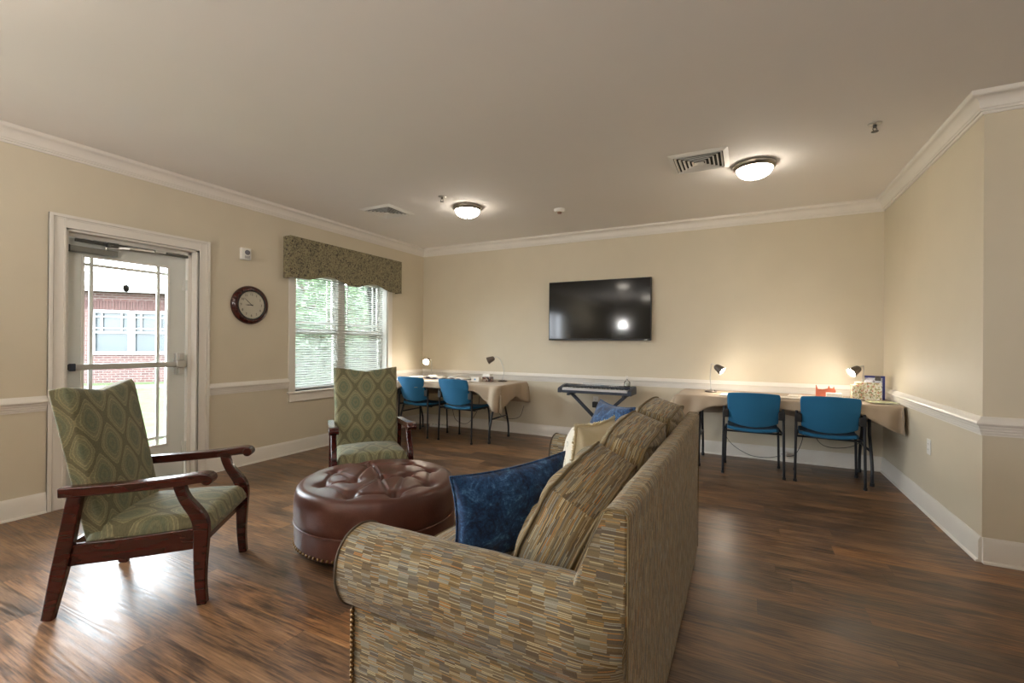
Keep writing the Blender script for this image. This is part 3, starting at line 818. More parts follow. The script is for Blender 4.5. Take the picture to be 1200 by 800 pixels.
# ------------------------------------------------------------------ desk lamps
def desk_lamp(label, base, head, aim, lit=True, bend=(0,0,0), z0=.7475):
    """gooseneck lamp; head is the joint of neck and shade; aim a direction"""
    e = empty('desk_lamp', label, 'lamp', 'gooseneck desk lamps')
    bx, by = base
    bm = nb(); lathe(bm, [(0,0), (.062,0), (.064,.006), (.058,.014), (.02,.019), (0,.020)], 32, c=(bx, by, z0)); bo = obj('base', bm, 'lampm', e, auto=40)
    bm = nb(); lathe(bm, [(0,.016), (.007,.016), (.006,.023), (0,.024)], 10, c=(bx+.035, by-.02, z0)); obj('switch', bm, 'blackp', bo)
    p0 = Vector((bx, by, z0+.018)); p3 = Vector(head); a = Vector(aim).normalized()
    up = Vector((bx+bend[0], by+bend[1], z0+.14))
    p2 = p3 - a*.05 + Vector((0,0,.0))
    bm = nb(); tube(bm, bez([p0, up, (up+p2)/2+Vector((bend[0]*.3, bend[1]*.3, .045)), p2, p3], 8), .0048, 8); obj('neck', bm, 'steel', e, smooth=True)
    q = a.to_track_quat('Z', 'Y').to_matrix().to_4x4(); Mx = Matrix.Translation(p3) @ q
    bm = nb(); lathe(bm, [(.0,-.012), (.018,-.012), (.030,.0), (.036,.02), (.042,.055), (.050,.085), (.048,.085), (.040,.055), (.034,.022), (.026,.004), (0,.002)], 32, mat=Mx); obj('shade', bm, 'lampm', e, auto=60)
    bm = nb(); lathe(bm, [(0,.01), (.012,.012), (.015,.03), (.030,.048), (.034,.064), (.028,.080), (.015,.088), (0,.090)], 20, mat=Mx); obj('bulb', bm, 'bulb' if lit else 'bulboff', e, smooth=True)
    rebase(e, (bx, by, z0))
    if lit:
        l = bpy.data.lights.new('desk_lamp_light', 'POINT'); l.energy = 1.8; l.color = (1,.90,.76); l.shadow_soft_size = .025
        lo = bpy.data.objects.new('desk_lamp_light', l); col.objects.link(lo); lo.location = Mx @ Vector((0,0,.115))
    return e
desk_lamp('lit gooseneck desk lamp on the right table, nearer the sofa', (-.335, 5.46), (-.285, 5.40, 1.030), (.75,-.25,-.55), bend=(-.01,0,0))
desk_lamp('lit gooseneck desk lamp bending over the books in the right corner', (.985, 5.56), (.975, 5.47, 1.045), (-.72,-.35,-.5), bend=(.03,0,0))
desk_lamp('unlit dark gooseneck desk lamp at the right end of the left table', (-2.935, 5.46), (-3.055, 5.42, 1.060), (-.80,-.25,-.38), lit=False, bend=(.02,0,0))
desk_lamp('lit gooseneck desk lamp in the corner of the left table', (-4.22, 5.55), (-4.22, 5.50, 1.01), (.25,-.92,-.35), bend=(0,.04,0))

# ------------------------------------------------------------------ things on the tables
ZT = .7475
def book(name, label, cat, x, y, z, w, d, h, rz, cover, group=None, rx=0):
    e = empty(name, label, cat, group)
    obj('pages', box(nb(), -w/2+.003, w/2-.003, -d/2+.003, d/2-.003, .0015, h-.0015), 'paper', e)
    bm = nb(); box(bm, -w/2, w/2, -d/2, d/2, 0, .0015); box(bm, -w/2, w/2, -d/2, d/2, h-.0015, h); box(bm, -w/2, -w/2+.0015, -d/2, d/2, 0, h)
    obj('cover', bm, cover, e); e.location = (x, y, z); e.rotation_euler = (rx, 0, rz); return e
def m_photo(name, cols, sc=30):
    n = NT(name); v = n.coord('Object'); vo = n.new('ShaderNodeTexVoronoi'); n.link(v, vo.inputs[0]); vo.inputs['Scale'].default_value = sc
    g = n.sep(vo.outputs['Color'])[0]
    k = len(cols); n.set(col=n.ramp(g, [(i/k, c) for i, c in enumerate(cols)], 'CONSTANT'), rough=.35); return n.m
M['puzzA'] = m_photo('puzzle_box_print_farm', [(236,232,214), (190,184,140), (222,212,176), (206,150,124), (240,238,228), (150,148,112), (228,220,196)], 85)
M['puzzB'] = m_photo('puzzle_box_print_grey', [(198,202,216), (214,216,226), (150,146,156), (220,220,224), (182,186,198)], 60)
M['navy'] = plain('navy_print', (44,52,120), .4)
M['coral'] = plain('coral_wood', (214,120,92), .5)
M['lace'] = m_photo('printed_paper', [(236,228,214), (222,206,190), (240,236,230), (206,196,184), (232,220,204)], 60)
# standing puzzle boxes in the right corner
def pbox(label, x, y, w, d, h, rz, mat, band=False, z=ZT+.003):
    e = empty('puzzle_box', label, 'box', 'puzzle boxes in the right corner')
    obj('carton', box(nb(), -w/2, w/2, -d/2, d/2, 0, h), mat, e, bevel=.002)
    if band:
        bm = nb(); box(bm, -w/2-.0006, w/2+.0006, -d/2-.0006, d/2+.0006, h*.92, h+.0006); box(bm, w/2-.018, w/2+.0006, -d/2-.0007, d/2+.0007, .0, h*.92); obj('title_band', bm, 'navy', e)
        bm = nb()
        for k in range(3): box(bm, w/2-.075, w/2-.03, -d/2-.0014, -d/2-.0006, .05+k*.065, .05+k*.065+.045)
        obj('picture_panel', bm, plain('dark_photo', (86,80,78), .4, var=.3, scale=60), e)
    return place(e, (x, y, z), rz)
pbox('white and navy puzzle box standing upright nearest the right wall', 1.105, 5.50, .150, .05, .225, radians(-4), 'puzzB', True)
pbox('farm scene puzzle box standing in front of the navy one', 1.035, 5.40, .20, .045, .165, radians(-8), 'puzzA')
pbox('pale farm scene puzzle box standing at the left of the box group', .945, 5.385, .085, .05, .14, radians(10), 'puzzA')
book('booklet', 'thin pale green booklet lying at the right end of the right table', 'booklet', 1.10, 5.20, ZT+.002, .21, .15, .008, radians(6), plain('pale_green_card', (190,190,150), .5))
# coral cat-shaped holder and white tissue box
e = empty('letter_holder', 'coral orange cat-shaped holder on the right table behind the chair', 'holder')
prof = [(-.078,0), (-.078,.12), (-.072,.125), (-.060,.085), (-.02,.080), (.02,.092), (.03,.125), (.040,.098), (.062,.094), (.072,.118), (.078,.09), (.088,.07), (.08,.045), (.06,.03), (.06,0)]
bm = nb(); prism(bm, prof, -.004, .004, 'y'); obj('cat_panel', bm, 'coral', e, bevel=.001)
bm = nb(); prism(bm, [(x*.9, z*.7) for x, z in prof], .05, .056, 'y'); obj('back_panel', bm, 'coral', e, bevel=.001)
obj('tray', box(nb(), -.065, .055, -.004, .056, 0, .008), 'coral', e); place(e, (.70, 5.42, ZT+.001))
e = empty('tissue_box', 'small white box in front of the coral holder', 'box')
obj('carton', box(nb(), -.062, .062, -.035, .035, 0, .058), 'paper', e, bevel=.003); obj('top_slot', box(nb(), -.03, .03, -.008, .008, .057, .0588), plain('grey_slot', (170,168,160), .5), e); place(e, (.76, 5.33, ZT+.002))
# left table
e = empty('card_box', 'small patterned card box beside the left table lamp', 'box')
obj('carton', box(nb(), -.065, .065, -.04, .04, 0, .062), m_photo('dark_floral_print', [(96,60,52), (60,66,84), (150,110,90), (52,44,44), (180,170,160)], 60), e, bevel=.002)
obj('lid_lining', box(nb(), -.045, .045, -.03, .03, .062, .0626), plain('grey_lid', (120,112,110), .5), e); place(e, (-3.09, 5.33, ZT+.002), radians(8))
e = empty('note_cube', 'white note box left of the patterned card box', 'box')
obj('carton', box(nb(), -.055, .055, -.035, .035, 0, .058), 'paper', e, bevel=.002); obj('emblem', box(nb(), -.012, .012, -.0356, -.0351, .02, .04), plain('pale_blue', (120,160,200), .5), e); place(e, (-3.22, 5.24, ZT+.002), radians(6))
e = empty('tissue_box', 'white box behind the patterned card box on the left table', 'box')
obj('carton', box(nb(), -.055, .055, -.04, .04, 0, .095), 'paper', e, bevel=.003); obj('top_slot', box(nb(), -.03, .03, -.006, .006, .0945, .0958), plain('slot_grey', (190,186,180), .5), e); place(e, (-3.16, 5.45, ZT+.002), radians(-4))
def paper(label, x, y, w, d, rz, mat='paper', h=.002, z=ZT+.0035, lift=0):
    bm = nb()
    def fn(u, v): return Vector(((u-.5)*w, (v-.5)*d, .002+lift*(abs(v-.5)*2)**2+.0015*sin(u*5+x)))
    grid(bm, fn, 8, 8); o = obj('paper_sheet', bm, mat, smooth=True); m = o.modifiers.new('s', 'SOLIDIFY'); m.thickness = h
    tag(o, label, 'paper', 'papers on the desks'); o.location = (x, y, z); o.rotation_euler = (0,0,rz); return o
paper('printed sheet on the right table between the two blue chairs', .37, 5.22, .30, .21, .1, 'lace')
paper('white sheet on the right table beside the left lamp', -.02, 5.20, .42, .24, -.1)
paper('printed sheet at the back of the right table beside the coral holder', .52, 5.45, .26, .2, -.2, 'lace')
paper('printed sheet lying left of the note box on the left table', -3.40, 5.22, .32, .26, .1, 'lace')
paper('printed sheet on the left table between the two blue chairs', -3.68, 5.12, .34, .40, -.05, 'lace')
paper('white sheet at the window end of the left table', -4.28, 5.05, .26, .32, .1)
def open_book(label, x, y, rz):
    e = empty('open_book', label, 'book', 'open books on the left table')
    for s in (-1, 1):
        bm = nb()
        def fn(u, v): return Vector((s*u*.14, (v-.5)*.22, .012+.028*sin(min(1, u*1.15)*pi)*.6))
        grid(bm, fn, 12, 4)
        o = obj('page_block', bm, 'paper', e, smooth=True); m = o.modifiers.new('s', 'SOLIDIFY'); m.thickness = .010; m.offset = -1 if s > 0 else 1
    obj('cover', box(nb(), -.145, .145, -.115, .115, 0, .002), 'navy', e); return place(e, (x, y, ZT+.004), rz)
open_book('open book at the back of the left table, nearer the window', -4.03, 5.42, .05)
open_book('open book at the back of the left table, between the chairs', -3.62, 5.44, -.05)
book('flat_book', 'closed white book lying behind the chair nearest the window', 'book', -4.33, 5.33, ZT+.002, .20, .26, .022, .15, 'paper')

# cables and power strip under the tables
def cable(label, pts, r=.0032):
    bm = nb(); tube(bm, bez(pts, 8), r, 6); return tag(obj('power_cable', bm, 'blackp', smooth=True), label, 'cable', 'black cables under the tables')
yb = YB-.03
cable('black cable drooping under the left end of the right table', [(-.24,5.77,.64), (-.22,5.74,.42), (-.17,5.68,.20), (.02,5.62,.075), (.20,5.60,.06), (.335,5.64,.085)])
cable('black cable running up from the plug block to the right table', [(.395,5.64,.085), (.47,5.60,.13), (.53,5.62,.28), (.56,5.70,.50), (.57,5.745,.64)])
cable('black cable looping behind the chair in the right corner', [(.60,5.745,.56), (.63,5.70,.38), (.70,5.62,.25), (.86,5.60,.235), (1.02,5.66,.30), (1.06,5.735,.50)])
cable('black cable looping behind the left table chairs', [(-3.95,5.745,.60), (-3.92,5.70,.35), (-3.80,5.62,.14), (-3.60,5.62,.10), (-3.48,5.70,.28), (-3.46,5.745,.55)])
cable('black cable drooping near the right end of the left table', [(-3.20,5.745,.55), (-3.14,5.70,.32), (-3.0,5.66,.22), (-2.80,5.70,.24), (-2.74,5.735,.40)])
e = empty('plug_block', 'white plug block on the baseboard beneath the right table', 'power strip')
obj('body', box(nb(), -.032, .032, -.055, 0, 0, .05), 'white', e, bevel=.004)
bm = nb()
for x in (-.012, .012): box(bm, x-.002, x+.002, -.0556, -.054, .02, .032)
obj('socket_slot', bm, 'blackp', e); place(e, (.365, YB-.03, .065))
e = empty('power_strip', 'white power strip on the floor under the left table', 'power strip')
obj('body', box(nb(), -.15, .15, -.025, .025, 0, .035), 'white', e, bevel=.004)
bm = nb()
for k in range(5): box(bm, -.12+k*.055, -.09+k*.055, -.012, .012, .0345, .0362)
obj('socket', bm, 'dsteel', e); place(e, (-4.1, 5.62, 0), .1)

# ------------------------------------------------------------------ keyboard and stand
e = empty('electric_keyboard', 'black electric piano keyboard on an x-shaped stand against the back wall', 'keyboard')
kx0, kx1, ky0, ky1, kz = -2.105, -1.185, 5.385, 5.665, .655
prof = [(ky0,kz), (ky1-.01,kz), (ky1,kz+.01), (ky1,kz+.082), (ky1-.02,kz+.092), (ky0+.17,kz+.080), (ky0+.155,kz+.052), (ky0+.012,kz+.030), (ky0,kz+.026)]
bm = nb(); prism(bm, prof, kx0+.02, kx1-.02, 'x'); body = obj('case', bm, 'navyp', e, bevel=.004)
prof2 = [(ky0-.006,kz-.002), (ky1-.01,kz-.002), (ky1+.002,kz+.01), (ky1+.002,kz+.084), (ky1-.02,kz+.096), (ky0+.16,kz+.086), (ky0+.02,kz+.060), (ky0-.006,kz+.045)]
for xa_ in (kx0, kx1-.045): bm = nb(); prism(bm, prof2, xa_, xa_+.045, 'x'); obj('end_cheek', bm, 'navyp', e, bevel=.005)
nk = 52; w = (kx1-kx0-.11)/nk
for k in range(nk):
    bm = nb(); x = kx0+.055+k*w; box(bm, x+.0006, x+w-.0006, ky0+.008, ky0+.150, kz+.032, kz+.062); obj('white_key', bm, 'keysw', e)
for k in range(nk-1):
    if k % 7 in (2, 6): continue
    x = kx0+.055+(k+1)*w; obj('black_key', box(nb(), x-w*.28, x+w*.28, ky0+.06, ky0+.150, kz+.062, kz+.071), 'blackp', e)
bm = nb()
for k in range(9): box(bm, kx0+.30+k*.022, kx0+.312+k*.022, ky0+.20, ky0+.212, kz+.084, kz+.090)
for k in range(6): box(bm, kx0+.60+k*.022, kx0+.612+k*.022, ky0+.20, ky0+.212, kz+.084, kz+.090)
obj('button_row', bm, 'steel', e)
obj('display', box(nb(), kx0+.42, kx0+.52, ky0+.225, ky0+.262, kz+.087, kz+.092), plain('lcd', (84,120,140), .2), e)
bm = nb()
for x in (kx0+.10, kx1-.20):
    for i in range(6):
        for j in range(3): box(bm, x+i*.015, x+i*.015+.008, ky0+.20+j*.018, ky0+.208+j*.018, kz+.083+j*.002, kz+.087+j*.002)
obj('speaker_grille', bm, 'blackp', e)
obj('music_rest', box(nb(), kx0+.24, kx1-.14, ky1-.012, ky1-.006, kz+.09, kz+.112), 'steel', e)
rebase(e, ((kx0+kx1)/2, (ky0+ky1)/2, kz))
e = empty('keyboard_stand', 'black x-shaped folding stand under the electric keyboard', 'stand')
yc = (ky0+ky1)/2
for (a, b, dy) in (((-1.965,.64), (-1.32,.035), -.018), ((-1.28,.64), (-1.93,.035), .018)):
    bm = nb(); ribbon(bm, [(a[0], yc+dy, a[1]), (b[0], yc+dy, b[1])], .032, .038); lg = obj('leg', bm, 'navyp', e, bevel=.003)
    bm = nb(); ribbon(bm, [(b[0], yc-.17, .018), (b[0], yc+.17, .018)], .032, .030, (1,0,0)); obj('foot_bar', bm, 'navyp', lg, bevel=.003)
    bm = nb(); ribbon(bm, [(a[0], yc-.15, .637), (a[0], yc+.12, .637)], .034, .026, (1,0,0)); obj('support_arm', bm, 'navyp', lg, bevel=.003)
bm = nb(); tube(bm, [(-1.622,yc-.05,.338), (-1.622,yc+.05,.338)], .022, 16); obj('pivot_bolt', bm, 'steel', e, smooth=True)
rebase(e, (-1.62, yc, 0))
e = empty('clear_bottle', 'small clear bottle standing on the right end of the keyboard', 'bottle')
bm = nb(); lathe(bm, [(0,0), (.034,0), (.036,.01), (.036,.05), (.030,.062), (.012,.072), (.010,.09), (0,.09)], 24); obj('body', bm, 'clear', e, smooth=True)
bm = nb(); lathe(bm, [(0,.005), (.032,.006), (.032,.038), (0,.038)], 24); obj('contents', bm, plain('milky_white', (226,224,214), .2), e, smooth=True)
bm = nb(); lathe(bm, [(0,.088), (.012,.088), (.012,.102), (.004,.104), (.004,.122), (0,.122)], 14); ribbon(bm, [(-.02,0,.122), (.012,0,.122)], .008, .006); obj('pump', bm, 'white', e)
place(e, (-1.285, 5.60, kz+.0945))

# ------------------------------------------------------------------ armchairs
def armchair():
    """local: x forward, y to the chair's left; x=0 at the front feet"""
    e = empty('armchair', '', 'armchair', 'green damask armchairs with mahogany arms')
    hw = .282
    fr_pts = [(-.088,.585), (-.082,.55), (-.060,.50), (-.022,.445), (.0,.40), (.006,.35), (.004,.27), (.002,.18), (.004,.09), (.012,.0)]
    fr_w = [.050,.046,.048,.058,.066,.066,.060,.052,.046,.042]
    for s in (-1, 1):
        bm = nb(); P = bez([(x, s*hw, z) for x, z in fr_pts], 4); W = [v.x for v in bez([(w, 0) for w in fr_w], 4)]
        ribbon(bm, P, .040, W); obj('leg', bm, 'wood', e, bevel=.005)
        bm = nb(); ribbon(bm, [(-.505, s*hw, .552), (-.535, s*hw, .36), (-.565, s*hw, .20), (-.605, s*hw, 0)], .036, [.055,.062,.060,.044]); obj('leg', bm, 'wood', e, bevel=.005)
        # arm with scroll
        ap = bez([(-.56, s*(hw+.004), .572), (-.42, s*(hw+.006), .577), (-.27, s*(hw+.010), .584), (-.13, s*(hw+.010), .594), (-.04, s*(hw+.008), .604), (.012, s*(hw+.006), .609), (.044, s*(hw+.004), .604)], 5)
        n = len(ap); wid = [.052+.018*min(1, max(0, (i/n-.1)*1.4)) for i in range(n)]; th = [.044 for i in range(n)]
        bm = nb(); ribbon(bm, ap, wid, th); arm = obj('armrest', bm, 'wood', e, bevel=.012, seg=3)
        bm = nb(); tube(bm, [(.036, s*(hw+.004)-.035, .600), (.036, s*(hw+.004)+.035, .600)], .0255, 20); obj('scroll', bm, 'wood', arm, bevel=.004)
        bm = nb(); ribbon(bm, [(-.555, s*(hw-.008), .280), (-.30, s*(hw-.008), .292), (0, s*(hw-.008), .315)], .024, [.098,.098,.098]); obj('side_rail', bm, 'wood', e, bevel=.004)
    bm = nb(); ribbon(bm, [(-.012, -hw, .315), (-.012, hw, .315)], .026, .098, (1,0,0)); obj('front_rail', bm, 'wood', e, bevel=.004)
    bm = nb(); ribbon(bm, [(-.545, -hw, .285), (-.545, hw, .285)], .024, .085, (1,0,0)); obj('back_rail', bm, 'wood', e, bevel=.004)
    # seat cushion
    uvl = None
    bm = nb(); sw = .262
    def seat_top(u, v):
        x = -.475+.505*u; y = -sw+2*sw*v
        cu, cv = min(1, (1-abs(2*u-1))/.16), min(1, (1-abs(2*v-1))/.16)
        rnd = sqrt(max(0, 1-(1-cu)**2))*sqrt(max(0, 1-(1-cv)**2))
        z = .340+.060*rnd+.030*sin(pi*u)**.8*sin(pi*v)+.012*u
        return Vector((x, y, z))
    V = grid(bm, seat_top, 30, 30, lambda u, v: (2*sw*v, .505*u))
    ul = bm.loops.layers.uv.active
    edge = [V[i][0] for i in range(31)]+[V[30][j] for j in range(1, 31)]+[V[i][30] for i in range(29, -1, -1)]+[V[0][j] for j in range(29, 0, -1)]
    low = []; L = 0
    for k, v in enumerate(edge):
        c = v.co; low.append(bm.verts.new((c.x+(.004 if c.x > 0 else 0), c.y*1.005, .318+.012*(c.x+.475)/.505)))
    n = len(edge); acc = 0
    for k in range(n):
        k2 = (k+1) % n; f = bm.faces.new((edge[k], edge[k2], low[k2], low[k])); d = (edge[k2].co-edge[k].co).length
        for lp, uv in zip(f.loops, ((acc,0), (acc+d,0), (acc+d,-.07), (acc,-.07))): lp[ul].uv = uv
        acc += d
    bm.faces.new(low)
    obj('seat', bm, 'damask', e, smooth=True)
    # back
    bm = nb(); bw = .252
    A = Vector((-.415, 0, .345)); B = Vector((-.560, 0, 1.045)); up = (B-A); H = up.length; upn = up.normalized(); fwd = Vector((upn.z, 0, -upn.x))
    def top(v): return 1-.055*(1-abs(2*v-1))**1.0 if True else 1
    def face(front):
        def fn(u, v):
            t = u*top(v); yy = (-bw+2*bw*v)*(1+.05*t)
            cu, cv = min(1, (1-abs(2*u-1))/.10), min(1, (1-abs(2*v-1))/.12)
            r = sqrt(max(0, 1-(1-cu)**2))*sqrt(max(0, 1-(1-cv)**2))
            off = .016*r+.022*sin(pi*u)*sin(pi*v) if front else -.070-.008*r
            return A+up*t+fwd*off+Vector((0, yy, 0))
        return fn
    nu, nv = 34, 30
    F = grid(bm, face(True), nu, nv, lambda u, v: (2*bw*v-bw, H*u*top(v))); K = grid(bm, face(False), nu, nv, lambda u, v: (2*bw*v-bw, H*u*top(v)))
    ul = bm.loops.layers.uv.active
    def side(a, b, c, d):
        f = bm.faces.new((F[a][b], F[c][d], K[c][d], K[a][b]))
        for lp, q in zip(f.loops, ((a, b, 0), (c, d, 0), (c, d, .07), (a, b, .07))):
            lp[ul].uv = (2*bw*q[1]/nv-bw+(q[2] if b == d else 0), H*q[0]/nu+(q[2] if a == c else 0))
    for i in range(nu): side(i, 0, i+1, 0); side(i, nv, i+1, nv)
    for j in range(nv): side(0, j, 0, j+1); side(nu, j, nu, j+1)
    bk = obj('backrest', bm, 'damask', e, auto=50, bevel=.007, seg=3)
    return e
a0 = armchair(); a0['label'] = 'green damask armchair with worn mahogany arms in front of the glass door'; place(a0, (-2.507, 1.491, 0), radians(40.2))
dup(a0, (-2.545, 2.645, 0), radians(-39.3), 'green damask armchair below the window, behind the round ottoman')

# ------------------------------------------------------------------ ottoman
e = empty('ottoman', 'round button-tufted oxblood leather ottoman in front of the sofa', 'ottoman')
OC = Vector((-2.10, 2.227)); OR = .485
btn = [(-.317,-.068), (-.157,-.293), (-.03,-.166), (.124,-.353), (-.218,.155), (.075,-.035), (.328,-.21), (-.03,.31), (.156,.085), (.21,.27), (.376,.03), (-.36,.20)]
seamA, seamB = Vector((-.30,.235)), Vector((.30,-.235))
folds = [(0,2), (1,2), (1,3), (2,4), (4,7), (7,9), (8,9), (8,10), (9,10), (3,5), (5,8), (6,8), (3,6), (6,10), (0,1), (4,11)]
def seg_d(p, a, b):
    ab = b-a; t = max(0, min(1, (p-a).dot(ab)/ab.dot(ab))); return (p-(a+ab*t)).length, t
B2 = [Vector(b) for b in btn]
def oh(x, y):
    p = Vector((x, y)); r = p.length/OR
    z = .395+.030*(1-r*r)
    q = (1-r)/.10
    if q < 1: z -= .045*(1-sqrt(max(0, 1-(1-q)**2)))
    for b in B2:
        d = (p-b).length; z -= .040*math.exp(-(d/.036)**2)+.006*math.exp(-(d/.09)**2)
    for i, j in folds:
        d, t = seg_d(p, B2[i], B2[j]); z -= .009*math.exp(-(d/.011)**2)
    d, t = seg_d(p, seamA, seamB); z -= .010*math.exp(-(d/.007)**2)-.004*math.exp(-((d-.014)/.008)**2)
    return z
bm = nb(); NA, NR = 200, 76
V = []
cz = oh(0, 0); cv = bm.verts.new((OC.x, OC.y, cz))
for i in range(1, NR+1):
    r = OR*(1-(1-i/NR)**1.15) if False else OR*(i/NR)
    V.append([bm.verts.new((OC.x+r*cos(2*pi*k/NA), OC.y+r*sin(2*pi*k/NA), oh(r*cos(2*pi*k/NA), r*sin(2*pi*k/NA)))) for k in range(NA)])
for k in range(NA): bm.faces.new((cv, V[0][k], V[0][(k+1) % NA]))
prof = [(OR+.004,.335), (OR+.007,.30), (OR+.007,.24), (OR+.005,.20), (OR-.002,.193)]
for r, z in prof: V.append([bm.verts.new((OC.x+r*cos(2*pi*k/NA), OC.y+r*sin(2*pi*k/NA), z)) for k in range(NA)])
for a, b in zip(V, V[1:]):
    for k in range(NA): bm.faces.new((a[k], b[k], b[(k+1) % NA], a[(k+1) % NA]))
obj('tufted_top', bm, 'leather', e, smooth=True)
bm = nb(); lathe(bm, [(0,.19), (OR-.004,.192), (OR+.002,.186), (OR+.004,.12), (OR+.002,.062), (OR-.006,.055), (0,.055)], 96, c=(OC.x, OC.y, 0)); band = obj('base_band', bm, 'leather', e, auto=40)
bm = nb(); tube(bm, [(OC.x+(OR+.004)*cos(2*pi*k/96), OC.y+(OR+.004)*sin(2*pi*k/96), .192) for k in range(96)], .006, 8, closed=True); obj('welt', bm, 'leather', band, smooth=True)
n = 96
for k in range(n):
    a = 2*pi*k/n; nx_, ny_ = cos(a), sin(a)
    if k == 0:
        bm = nb(); bmesh.ops.create_uvsphere(bm, u_segments=10, v_segments=6, radius=.0095); first = obj('nailhead', bm, 'brass', band, smooth=True); o = first
    else:
        o = first.copy(); col.objects.link(o)
    o.location = (OC.x+(OR+.004)*nx_-OC.x*0, OC.y+(OR+.004)*ny_, .072); o['nail'] = 1
for i, b in enumerate(B2):
    bm = nb(); bmesh.ops.create_uvsphere(bm, u_segments=12, v_segments=8, radius=.012)
    bmesh.ops.scale(bm, vec=(1,1,.5), verts=bm.verts); bmesh.ops.translate(bm, vec=(OC.x+b.x, OC.y+b.y, oh(b.x, b.y)+.002), verts=bm.verts); obj('button', bm, 'leather', e, smooth=True)
for k in range(4):
    a = pi/4+k*pi/2; bm = nb(); lathe(bm, [(0,0), (.022,0), (.030,.055), (0,.055)], 14, c=(OC.x+.36*cos(a), OC.y+.36*sin(a), 0)); obj('foot', bm, 'wood', e, smooth=True)
for o in [c for c in kids(band) if c.get('nail')]:
    o.location = (o.location.x-OC.x, o.location.y-OC.y, o.location.z); del o['nail']
inv = Matrix.Translation((-OC.x, -OC.y, 0))
for c in kids(e):
    c.data.transform(inv)
    for g in kids(c):
        if g.name.startswith('welt'): g.data.transform(inv)
place(e, (OC.x, OC.y, 0))

# ------------------------------------------------------------------ sofa
S = empty('sofa', 'long brown and tan striped rolled-arm sofa facing the ottoman', 'sofa')
SX0, SXB = -1.15, -.252                       # front of the arms, outer face of the back
SY0, SY1 = 1.11, 2.955                        # ends of the body
SM = 'sofa'
def arm(y_out, sgn):
    """rolled arm; y_out outer panel plane; sgn +1: outside is towards smaller y"""
    P = [(0,.05), (0,.22), (0,.365), (.002,.386), (-.012,.398), (-.045,.425), (-.068,.470), (-.076,.520), (-.068,.575), (-.044,.615), (-.008,.638), (.040,.646), (.085,.636), (.122,.610), (.145,.565), (.155,.50), (.158,.40), (.158,.30)]
    C = bez([(a, b, 0) for a, b in P], 4); n = len(C); arc = [0]
    for i in range(1, n): arc.append(arc[-1]+(C[i]-C[i-1]).length)
    xa, xb = SX0, SXB-.004
    bm = nb(); nu = 60
    def fn(u, v):
        k = v*(n-1); i = min(int(k+1e-6), n-2); c = C[i].lerp(C[i+1], k-i); x = xa+(xb-xa)*u
        # pull in and gather where the roll meets the back
        g = max(0, (u-.86)/.14); roll = 1 if c.y > .38 else 0
        yy = c.x + (.050*g*g*(1 if c.x < .04 else 0))*roll
        zz = c.y - .020*g*g*roll*(1 if c.y > .5 else -.3)
        wr = .0035*noise.noise((x*14, arc[i]*5, y_out))+.004*noise.noise((x*34, arc[i]*2.5, 3))*(math.exp(-((u-.45)/.16)**2)*(1 if c.y > .58 else .3)+g)
        zz += wr*roll; yy += -wr*roll*.6
        return Vector((x, y_out+sgn*yy, zz))
    def uvf(u, v):
        k = v*(n-1); i = min(int(k+1e-6), n-2); return ((xb-xa)*u, arc[i]+(arc[i+1]-arc[i])*(k-i))
    V = grid(bm, fn, nu, n-1, uvf)
    ul = bm.loops.layers.uv.active
    for row, rv in ((V[0], 1), (V[nu], 0)):
        f = bm.faces.new(row[::-1] if rv else row)
        for lp in f.loops: lp[ul].uv = (lp.vert.co.y, lp.vert.co.z)
    a = obj('arm', bm, SM, S, auto=60)
    bm = nb(); pp = [(xa-.002, y_out+sgn*c.x, c.y) for c in C if True][8:-3]; tube(bm, pp, .0048, 8); obj('welt', bm, plain('dark_welt', (74,62,46), .8), a, smooth=True)
    # nailheads down the front edge
    k = 0; z = .372; src = None
    while z > .08:
        for yy in (-.003, .160):
            if src is None:
                bm = nb(); bmesh.ops.create_uvsphere(bm, u_segments=10, v_segments=6, radius=.0085); src = obj('nailhead', bm, 'brass', a, smooth=True); o = src
            else: o = src.copy(); col.objects.link(o)
            o.location = (xa-.001, y_out+sgn*yy, z)
        z -= .0165
    return a
arm(SY0, 1); arm(SY1, -1)
# base
bm = nb(); box(bm, SX0+.02, SXB-.02, SY0+.02, SY1-.02, .05, .30); boxuv(bm); obj('base_frame', bm, SM, S, bevel=.01)
# back
bm = nb()
prof = [(SXB,.035), (SXB-.002,.45), (SXB+.005,.832), (SXB+.001,.846), (SXB-.008,.851), (SXB-.050,.851), (SXB-.060,.842), (SXB-.088,.78), (SXB-.135,.66), (SXB-.17,.50), (SXB-.19,.30), (SXB-.19,.05)]
nY = 60
ul = bm.loops.layers.uv.active; rings = []; arc = [0]
for p, q in zip(prof, prof[1:]): arc.append(arc[-1]+sqrt((p[0]-q[0])**2+(p[1]-q[1])**2))
for j in range(nY+1):
    y = SY0+(SY1-SY0)*j/nY
    bow = .006*sin(pi*j/nY)
    rings.append([bm.verts.new((x+(bow+.003*noise.noise((y*5, z*4, 0)) if x > SXB-.02 else 0), y, z+(.004*noise.noise((y*7,1,x*9)) if z > .8 else 0))) for x, z in prof])
for j in range(nY):
    a, b = rings[j], rings[j+1]
    for k in range(len(prof)-1):
        f = bm.faces.new((a[k], a[k+1], b[k+1], b[k])); f.material_index = 1; ya, yb_ = a[0].co.y, b[0].co.y
        for lp, uv in zip(f.loops, ((arc[k], ya), (arc[k+1], ya), (arc[k+1], yb_), (arc[k], yb_))): lp[ul].uv = uv
for r in (rings[0], rings[-1]):
    f = bm.faces.new(r)
    for lp in f.loops: lp[ul].uv = (lp.vert.co.x, lp.vert.co.z)
bk = obj('back_frame', bm, [SM, 'sofa_back'], S, bevel=.012, seg=3, auto=50)
bm = nb()
